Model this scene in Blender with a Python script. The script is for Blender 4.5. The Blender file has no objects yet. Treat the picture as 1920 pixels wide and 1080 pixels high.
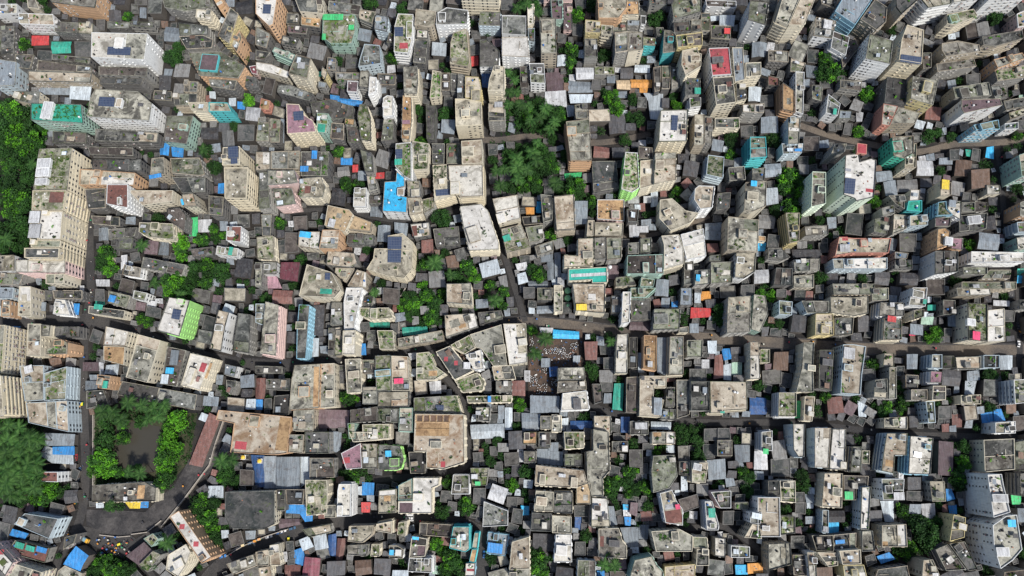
import bpy, bmesh, math, random
import numpy as np
from mathutils import Vector, Matrix
from mathutils.bvhtree import BVHTree
from mathutils.geometry import tessellate_polygon

scene = bpy.context.scene
COL = scene.collection
RNG = random.Random(7)

# ------------------------------------------------------------------ camera
CAM_H = 440.0
FPX = 1280.0                                   # focal length in pixels of the 1920 px photograph
_d = Vector(((1000 - 960) / FPX, -(830 - 540) / FPX, -1.0)).normalized()   # straight down, seen by the camera
_z = -_d
_y = (Vector((0, 1, 0)) - _z * _z.y).normalized()
_x = _y.cross(_z)
ROT = Matrix((_x, _y, _z))                     # camera axes to world axes
cam_data = bpy.data.cameras.new('camera')
cam = bpy.data.objects.new('camera', cam_data)
COL.objects.link(cam)
cam.matrix_world = Matrix.Translation((0, 0, CAM_H)) @ ROT.to_4x4()
cam_data.sensor_width = 36.0
cam_data.lens = 36.0 * FPX / 1920.0
cam_data.clip_start = 1.0
cam_data.clip_end = 4000.0
scene.camera = cam
CAMV = Vector((0, 0, CAM_H))

# ------------------------------------------------------------------ light
SUN_AZ = math.radians(-45)                     # from below and a little right of the picture
SUN_EL = math.radians(55)
sun_vec = Vector((math.cos(SUN_AZ) * math.cos(SUN_EL), math.sin(SUN_AZ) * math.cos(SUN_EL), math.sin(SUN_EL)))
world = bpy.data.worlds.new('World')
scene.world = world
world.use_nodes = True
wn = world.node_tree
for n in list(wn.nodes):
    wn.nodes.remove(n)
w_out = wn.nodes.new('ShaderNodeOutputWorld')
w_bg = wn.nodes.new('ShaderNodeBackground')
w_sky = wn.nodes.new('ShaderNodeTexSky')
w_sky.sky_type = 'NISHITA'
w_sky.sun_disc = False
w_sky.sun_elevation = SUN_EL
w_sky.sun_rotation = math.pi / 2 - SUN_AZ
w_sky.dust_density = 2.0
w_bg.inputs['Strength'].default_value = 0.088
wn.links.new(w_sky.outputs[0], w_bg.inputs['Color'])
wn.links.new(w_bg.outputs[0], w_out.inputs['Surface'])
sun_data = bpy.data.lights.new('sun', 'SUN')
sun_data.energy = 3.4
sun_data.angle = math.radians(4)
sun_data.color = (1.0, 0.96, 0.90)
sun = bpy.data.objects.new('sun', sun_data)
COL.objects.link(sun)
sun.rotation_euler = sun_vec.to_track_quat('Z', 'Y').to_euler()
scene.view_settings.view_transform = 'Standard'
scene.view_settings.look = 'None'
scene.view_settings.exposure = 0.40
scene.view_settings.gamma = 1.0
scene.cycles.max_bounces = 5
scene.cycles.diffuse_bounces = 1
scene.cycles.glossy_bounces = 2

# ------------------------------------------------------------------ photograph pixel <-> world
def at(px, py, h=0.0):
    d = ROT @ Vector(((px - 960) / FPX, -(py - 540) / FPX, -1.0))
    return CAMV + d * ((h - CAM_H) / d.z)

ROT_T = ROT.transposed()
def to_px(p):
    c = ROT_T @ (Vector(p) - CAMV)
    return 960 + FPX * c.x / -c.z, 540 - FPX * c.y / -c.z

# ------------------------------------------------------------------ materials
MATS = {}
def node_mat(name):
    m = bpy.data.materials.new(name)
    m.use_nodes = True
    t = m.node_tree
    b = t.nodes['Principled BSDF']
    b.inputs['Roughness'].default_value = 0.9
    b.inputs['Specular IOR Level'].default_value = 0.2
    return m, t, b

def N(t, kind, **kw):
    n = t.nodes.new(kind)
    for k, v in kw.items():
        if k in ('operation', 'blend_type', 'data_type', 'noise_dimensions', 'wave_type', 'bands_direction', 'feature', 'distance'):
            setattr(n, k, v)
        else:
            n.inputs[k].default_value = v
    return n

def ramp(t, src, stops):
    r = t.nodes.new('ShaderNodeValToRGB')
    e = r.color_ramp.elements
    while len(e) < len(stops):
        e.new(0.5)
    for i, (p, c) in enumerate(stops):
        e[i].position = p
        e[i].color = (c, c, c, 1) if not isinstance(c, (tuple, list)) else (*c, 1)
    t.links.new(src, r.inputs[0])
    return r.outputs[0]

def mix(t, fac, a, b, mode='MIX'):
    m = t.nodes.new('ShaderNodeMix')
    m.data_type = 'RGBA'
    m.blend_type = mode
    for sock, v in ((m.inputs['Factor'], fac), (m.inputs['A'], a), (m.inputs['B'], b)):
        if hasattr(v, 'is_linked') or hasattr(v, 'links'):
            t.links.new(v, sock)
        elif isinstance(v, (int, float)):
            sock.default_value = v
        else:
            sock.default_value = (*v, 1)
    return m.outputs['Result']

def coords(t, scale=(1, 1, 1)):
    """object coordinates, shifted for each object so that no two carry the same blotches"""
    tc = t.nodes.new('ShaderNodeTexCoord')
    oi = t.nodes.new('ShaderNodeObjectInfo')
    mp = t.nodes.new('ShaderNodeMapping')
    mp.inputs['Scale'].default_value = scale
    mul = N(t, 'ShaderNodeMath', operation='MULTIPLY')
    mul.inputs[1].default_value = 917.0
    t.links.new(oi.outputs['Random'], mul.inputs[0])
    cx = t.nodes.new('ShaderNodeCombineXYZ')
    for i in range(3):
        t.links.new(mul.outputs[0], cx.inputs[i])
    t.links.new(tc.outputs['Object'], mp.inputs['Vector'])
    t.links.new(cx.outputs[0], mp.inputs['Location'])
    return mp.outputs[0], oi.outputs['Random']

def noise(t, vec, scale, detail=5.0, rough=0.6, dist=0.0):
    n = N(t, 'ShaderNodeTexNoise', Scale=scale, Detail=detail, Roughness=rough, Distortion=dist)
    t.links.new(vec, n.inputs['Vector'])
    return n.outputs[0]

def concrete(name, base, stain, stain_amt=0.5, moss=0.0, vary=0.25, grime=0.85, grain=1.0):
    """weathered flat roof: broad stains, fine grime, pale scuffs, some moss"""
    if name in MATS:
        return MATS[name]
    m, t, b = node_mat(name)
    v, rnd = coords(t)
    big = noise(t, v, 0.10, 8.0, 0.58, 0.9)
    mid = noise(t, v, 0.42, 7.0, 0.62, 0.6)
    fine = noise(t, v, 2.2, 4.0, 0.7)
    c = mix(t, ramp(t, big, [(0.57 - 0.26 * stain_amt, 0.0), (0.72 - 0.20 * stain_amt, 0.9)]), base, stain)
    c = mix(t, ramp(t, mid, [(0.48, 0.0), (0.74, grime)]), c, tuple(0.6 * x for x in stain))
    pale = tuple(min(1, x * 1.35 + 0.03) for x in base)
    c = mix(t, ramp(t, noise(t, v, 0.37, 5.0, 0.7, 0.8), [(0.56, 0.0), (0.66, 0.6)]), c, pale)
    if moss:
        c = mix(t, ramp(t, noise(t, v, 0.3, 6.0, 0.7, 0.4), [(0.64 - 0.22 * moss, 0.0), (0.74 - 0.2 * moss, 0.85)]), c, (0.09, 0.13, 0.03))
    c = mix(t, 1.0, c, ramp(t, fine, [(0.3, 1 - 0.26 * grain), (0.7, 1 + 0.14 * grain)]), 'MULTIPLY')
    c = mix(t, 1.0, c, ramp(t, rnd, [(0.0, 1.0 - vary), (1.0, 1.0 + vary)]), 'MULTIPLY')
    t.links.new(c, b.inputs['Base Color'])
    MATS[name] = m
    return m

def paint(name, col, dirt=0.5, vary=0.12, rough=0.8, grime=(0.07, 0.065, 0.055)):
    """painted or rendered wall: rain streaks running down, patchy dirt"""
    if name in MATS:
        return MATS[name]
    m, t, b = node_mat(name)
    b.inputs['Roughness'].default_value = rough
    v, rnd = coords(t, (1, 1, 0.18))
    v2, _ = coords(t)
    streak = noise(t, v, 1.1, 5.0, 0.7)
    patch = noise(t, v2, 0.25, 5.0, 0.65, 0.4)
    c = mix(t, ramp(t, streak, [(0.48, 0.0), (0.75, 0.75 * dirt)]), col, grime)
    c = mix(t, ramp(t, patch, [(0.5, 0.0), (0.72, 0.6 * dirt)]), c, tuple(x * 0.45 for x in col))
    c = mix(t, 1.0, c, ramp(t, rnd, [(0.0, 1.0 - vary), (1.0, 1.0 + vary)]), 'MULTIPLY')
    t.links.new(c, b.inputs['Base Color'])
    MATS[name] = m
    return m

def tin(name, col, rust=0.35, vary=0.22, rough=0.55):
    """corrugated sheet: ribs as a bump, sheet to sheet tone, rust and dirt"""
    if name in MATS:
        return MATS[name]
    m, t, b = node_mat(name)
    b.inputs['Roughness'].default_value = rough
    b.inputs['Specular IOR Level'].default_value = 0.35
    v, rnd = coords(t)
    v3, _ = coords(t, (1.2, 0.12, 1))
    sheet = noise(t, v3, 1.0, 2.0, 0.5)
    big = noise(t, v, 0.3, 5.0, 0.65, 0.4)
    c = mix(t, 1.0, col, ramp(t, sheet, [(0.38, 0.75), (0.62, 1.15)]), 'MULTIPLY')
    c = mix(t, ramp(t, noise(t, v, 0.5, 5.0, 0.65, 0.5), [(0.48, 0.0), (0.72, 0.55)]), c, tuple(0.62 * x + 0.13 for x in col))
    c = mix(t, ramp(t, big, [(0.50, 0.0), (0.72, rust)]), c, (0.07, 0.045, 0.03))
    c = mix(t, 1.0, c, ramp(t, noise(t, v, 3.0, 4.0, 0.7), [(0.3, 0.65), (0.7, 1.2)]), 'MULTIPLY')
    c = mix(t, 1.0, c, ramp(t, rnd, [(0.0, 1.0 - vary), (1.0, 1.0 + vary)]), 'MULTIPLY')
    t.links.new(c, b.inputs['Base Color'])
    wv = N(t, 'ShaderNodeTexWave', wave_type='BANDS', bands_direction='X', Scale=1.2)
    t.links.new(v, wv.inputs['Vector'])
    bp = N(t, 'ShaderNodeBump', Strength=0.35, Distance=0.12)
    t.links.new(wv.outputs[0], bp.inputs['Height'])
    t.links.new(bp.outputs[0], b.inputs['Normal'])
    MATS[name] = m
    return m

def plain(name, col, rough=0.6, spec=0.3, vary=0.0):
    if name in MATS:
        return MATS[name]
    m, t, b = node_mat(name)
    b.inputs['Roughness'].default_value = rough
    b.inputs['Specular IOR Level'].default_value = spec
    v, rnd = coords(t)
    c = mix(t, 1.0, col, ramp(t, noise(t, v, 1.6, 4.0, 0.65), [(0.3, 0.75), (0.7, 1.15)]), 'MULTIPLY')
    if vary:
        c = mix(t, 1.0, c, ramp(t, rnd, [(0.0, 1.0 - vary), (1.0, 1.0 + vary)]), 'MULTIPLY')
    t.links.new(c, b.inputs['Base Color'])
    MATS[name] = m
    return m

WALLS = dict(W=(0.70, 0.71, 0.70), C=(0.63, 0.58, 0.46), B=(0.39, 0.345, 0.27), G=(0.29, 0.285, 0.265), D=(0.15, 0.147, 0.142),
             O=(0.56, 0.37, 0.23), K=(0.62, 0.47, 0.44), Y=(0.56, 0.48, 0.26), T=(0.10, 0.48, 0.50), N=(0.34, 0.48, 0.41),
             L=(0.36, 0.68, 0.22), U=(0.28, 0.49, 0.60), P=(0.46, 0.54, 0.58), R=(0.54, 0.26, 0.20), M=(0.62, 0.72, 0.58),
             E=(0.08, 0.46, 0.32), I=(0.67, 0.60, 0.45))
WALL_WORD = dict(W='white', C='cream', B='tan', G='grey', D='dark grey', O='peach', K='pale pink', Y='yellow', T='turquoise',
                 N='pale green', L='lime green', U='sky blue', P='pale blue', R='salmon red', M='mint green', E='emerald green', I='warm cream')
def wall_mat(c):
    return paint('wall_' + WALL_WORD[c].replace(' ', '_'), WALLS[c], 0.75 if c in 'GDB' else 0.45)

TINS = dict(s=('blue-grey', (0.22, 0.255, 0.285)), v=('pale blue-white', (0.50, 0.56, 0.60)), w=('white', (0.50, 0.51, 0.52)),
            u=('bright blue', (0.04, 0.26, 0.62)), a=('sky-blue', (0.05, 0.46, 0.80)), n=('navy blue', (0.03, 0.09, 0.24)),
            t=('teal green', (0.04, 0.36, 0.26)), e=('bright green', (0.06, 0.52, 0.18)), r=('bright red', (0.60, 0.07, 0.07)),
            j=('brown-red', (0.20, 0.095, 0.08)), y=('dark maroon', (0.20, 0.06, 0.08)), p=('purple-brown', (0.15, 0.105, 0.115)),
            k=('dull mauve', (0.34, 0.20, 0.24)), o=('orange', (0.66, 0.30, 0.07)), h=('tan', (0.50, 0.38, 0.24)),
            l=('pale green', (0.32, 0.46, 0.36)), Y=('yellow', (0.78, 0.58, 0.06)), H=('hot pink', (0.72, 0.06, 0.16)),
            q=('near-black', (0.045, 0.045, 0.05)), d=('dark grey', (0.085, 0.085, 0.09)), g=('grey', (0.20, 0.20, 0.195)),
            z=('rusty brown', (0.17, 0.11, 0.08)), i=('teal', (0.05, 0.42, 0.34)))
def tin_mat(c):
    if c in 'DGMB':
        return VR.choice(ROOFS[c.lower()][1])
    nm, col = TINS[c]
    return tin('tin_' + nm.replace('-', '_').replace(' ', '_'), col, 0.34 if c in 'uatervYHoi' else 0.5, 0.1 if c in 'uaterYHoi' else 0.28)

ROOFS = dict(
    g=('weathered grey', [concrete('roof_grey_cool', (0.235, 0.24, 0.222), (0.05, 0.055, 0.053), 0.60, 0.22),
                          concrete('roof_grey_warm', (0.26, 0.248, 0.215), (0.07, 0.063, 0.055), 0.55, 0.15),
                          concrete('roof_grey_black', (0.22, 0.218, 0.20), (0.03, 0.032, 0.032), 0.72, 0.12),
                          concrete('roof_grey_green', (0.235, 0.245, 0.195), (0.06, 0.065, 0.045), 0.55, 0.4)]),
    b=('beige', [concrete('roof_beige_cool', (0.365, 0.358, 0.305), (0.085, 0.086, 0.074), 0.52, 0.22, 0.2, 0.7, 0.8),
                 concrete('roof_beige_warm', (0.41, 0.378, 0.30), (0.11, 0.10, 0.076), 0.48, 0.12, 0.2, 0.6, 0.7),
                 concrete('roof_beige_streaked', (0.39, 0.378, 0.315), (0.05, 0.048, 0.043), 0.56, 0.15, 0.2, 0.8, 0.8),
                 concrete('roof_beige_rust', (0.43, 0.385, 0.31), (0.17, 0.125, 0.085), 0.42, 0.1, 0.2, 0.6, 0.8)]),
    w=('pale', [concrete('roof_pale', (0.58, 0.565, 0.53), (0.27, 0.26, 0.235), 0.28, 0.08, 0.1, 0.45, 0.45),
                concrete('roof_pale_worn', (0.55, 0.53, 0.475), (0.20, 0.185, 0.155), 0.34, 0.15, 0.1, 0.55, 0.6)]),
    d=('dark stained', [concrete('roof_dark', (0.105, 0.103, 0.10), (0.034, 0.042, 0.042), 0.5, 0.15, 0.35),
                        concrete('roof_dark_patchy', (0.135, 0.13, 0.12), (0.05, 0.047, 0.045), 0.62, 0.25, 0.3),
                        concrete('roof_dark_brown', (0.115, 0.10, 0.09), (0.05, 0.043, 0.04), 0.5, 0.1, 0.3)]),
    R=('rust-stained', [concrete('roof_rust_stained', (0.45, 0.40, 0.325), (0.23, 0.145, 0.085), 0.46, 0.1, 0.1, 0.55, 0.8)]),
    q=('black', [concrete('roof_black', (0.06, 0.058, 0.056), (0.028, 0.028, 0.028), 0.5)]),
    m=('mossy', [concrete('roof_mossy', (0.31, 0.30, 0.245), (0.08, 0.08, 0.06), 0.55, 0.8),
                 concrete('roof_mossy_pale', (0.38, 0.36, 0.29), (0.11, 0.11, 0.075), 0.5, 0.7)]))
VR = random.Random(77)
def floor_paint(c):
    nm, col = TINS[c]
    if c == 'r':
        col = (0.42, 0.085, 0.10)
    return concrete('painted_' + nm.replace('-', '_').replace(' ', '_'), tuple(x * 0.9 for x in col), tuple(x * 0.42 + 0.03 for x in col), 0.3, 0, 0.08)

def roof_mat(c):
    if c in ROOFS:
        return VR.choice(ROOFS[c][1])
    if c == 'o':
        return concrete('roof_ochre', (0.46, 0.31, 0.17), (0.20, 0.12, 0.07), 0.45)
    if c == 's':
        return tin_mat('s')
    return floor_paint(c)
def roof_word(c):
    return ROOFS[c][0] if c in ROOFS else ('rusty ochre' if c == 'o' else TINS[c][0])

GLASS = plain('window_glass', (0.035, 0.04, 0.05), 0.12, 0.5)
FRAME = plain('window_frame', (0.34, 0.33, 0.31), 0.8)
SOLAR = None
def solar_mat():
    if 'solar' in MATS:
        return MATS['solar']
    m, t, b = node_mat('solar')
    b.inputs['Roughness'].default_value = 0.25
    b.inputs['Specular IOR Level'].default_value = 0.5
    tc = t.nodes.new('ShaderNodeTexCoord')
    br = t.nodes.new('ShaderNodeTexBrick')
    br.offset = 0.0
    br.inputs['Scale'].default_value = 1.0
    br.inputs['Brick Width'].default_value = 1.05
    br.inputs['Row Height'].default_value = 1.7
    br.inputs['Mortar Size'].default_value = 0.06
    br.inputs['Color1'].default_value = (0.035, 0.05, 0.095, 1)
    br.inputs['Color2'].default_value = (0.045, 0.065, 0.115, 1)
    br.inputs['Mortar'].default_value = (0.13, 0.145, 0.18, 1)
    t.links.new(tc.outputs['Object'], br.inputs['Vector'])
    t.links.new(br.outputs[0], b.inputs['Base Color'])
    MATS['solar'] = m
    return m

def leaf_mat(name, a, b_, trans=0.25):
    if name in MATS:
        return MATS[name]
    m, t, b = node_mat(name)
    b.inputs['Roughness'].default_value = 0.7
    tc = t.nodes.new('ShaderNodeTexCoord')
    oi = t.nodes.new('ShaderNodeObjectInfo')
    n = noise(t, tc.outputs['Object'], 3.2, 3.0, 0.6)
    c = mix(t, ramp(t, n, [(0.38, 0.0), (0.62, 1.0)]), a, b_)
    c = mix(t, 1.0, c, ramp(t, oi.outputs['Random'], [(0.0, 0.7), (1.0, 1.3)]), 'MULTIPLY')
    t.links.new(c, b.inputs['Base Color'])
    MATS[name] = m
    return m

# ------------------------------------------------------------------ object helpers
def link(name, me, parent=None, mats=()):
    o = bpy.data.objects.new(name, me)
    COL.objects.link(o)
    if parent is not None:
        o.parent = parent
    for m in mats:
        if me is not None and m.name not in [x.name for x in me.materials if x]:
            me.materials.append(m)
    return o

def thing(name, loc, label, cat, group=None):
    o = bpy.data.objects.new(name, None)
    COL.objects.link(o)
    o.location = loc
    o.empty_display_size = 0.5
    o['label'] = label
    o['category'] = cat
    if group:
        o['group'] = group
    return o

def tag(o, label, cat, group=None):
    o['label'] = label
    o['category'] = cat
    if group:
        o['group'] = group
    return o

class MB:
    """collects plain vertex and face lists for one mesh"""
    def __init__(self):
        self.v, self.f, self.m = [], [], []
    def face(self, pts, mat=0):
        n = len(self.v)
        self.v.extend([tuple(p) for p in pts])
        self.f.append(tuple(range(n, n + len(pts))))
        self.m.append(mat)
    def poly(self, pts, z, mat=0):
        """flat polygon of any outline, facing up"""
        tri = tessellate_polygon([[Vector((p[0], p[1], 0)) for p in pts]])
        n = len(self.v)
        self.v.extend([(p[0], p[1], z) for p in pts])
        for a, b, c in tri:
            ax, ay = pts[a][0], pts[a][1]
            cr = (pts[b][0] - ax) * (pts[c][1] - ay) - (pts[b][1] - ay) * (pts[c][0] - ax)
            self.f.append((n + a, n + b, n + c) if cr > 0 else (n + a, n + c, n + b))
            self.m.append(mat)
    def prism(self, pts, z0, z1, side=0, top=0):
        k = len(pts)
        for i in range(k):
            a, b = pts[i], pts[(i + 1) % k]
            self.face([(a[0], a[1], z0), (b[0], b[1], z0), (b[0], b[1], z1), (a[0], a[1], z1)], side)
        self.poly(pts, z1, top)
    def box(self, c, s, mat=0, M=None):
        x, y, z = c
        a, b, d = s[0] / 2, s[1] / 2, s[2] / 2
        P = [Vector((x + i * a, y + j * b, z + k * d)) for k in (-1, 1) for j in (-1, 1) for i in (-1, 1)]
        if M is not None:
            P = [M @ p for p in P]
        for q in ((0, 2, 3, 1), (4, 5, 7, 6), (0, 1, 5, 4), (2, 6, 7, 3), (0, 4, 6, 2), (1, 3, 7, 5)):
            self.face([P[i] for i in q], mat)
    def tube(self, c, r0, r1, z0, z1, k=10, mat=0, cap=True):
        A = [(c[0] + r0 * math.cos(2 * math.pi * i / k), c[1] + r0 * math.sin(2 * math.pi * i / k), z0) for i in range(k)]
        B = [(c[0] + r1 * math.cos(2 * math.pi * i / k), c[1] + r1 * math.sin(2 * math.pi * i / k), z1) for i in range(k)]
        for i in range(k):
            j = (i + 1) % k
            self.face([A[i], A[j], B[j], B[i]], mat)
        if cap:
            self.face(B, mat)
    def mesh(self, name):
        me = bpy.data.meshes.new(name)
        me.from_pydata(self.v, [], self.f)
        me.polygons.foreach_set('material_index', self.m)
        me.update()
        return me

def ccw(p):
    a = sum(p[i][0] * p[(i + 1) % len(p)][1] - p[(i + 1) % len(p)][0] * p[i][1] for i in range(len(p)))
    return p if a > 0 else p[::-1]
def area(p):
    return abs(sum(p[i][0] * p[(i + 1) % len(p)][1] - p[(i + 1) % len(p)][0] * p[i][1] for i in range(len(p)))) / 2
def inset(p, d):
    out, k = [], len(p)
    for i in range(k):
        a, b, c = Vector(p[i - 1]), Vector(p[i]), Vector(p[(i + 1) % k])
        u, v = (b - a).normalized(), (c - b).normalized()
        n1, n2 = Vector((-u.y, u.x)), Vector((-v.y, v.x))
        n = (n1 + n2)
        n = n.normalized() if n.length > 1e-4 else n1
        s = d / max(0.35, n.dot(n1))
        out.append((b + n * s)[:])
    return out
def inside(pt, p):
    x, y = pt
    r = False
    k = len(p)
    for i in range(k):
        x0, y0 = p[i][0], p[i][1]
        x1, y1 = p[i - 1][0], p[i - 1][1]
        if (y0 > y) != (y1 > y) and x < (x1 - x0) * (y - y0) / (y1 - y0) + x0:
            r = not r
    return r

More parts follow.
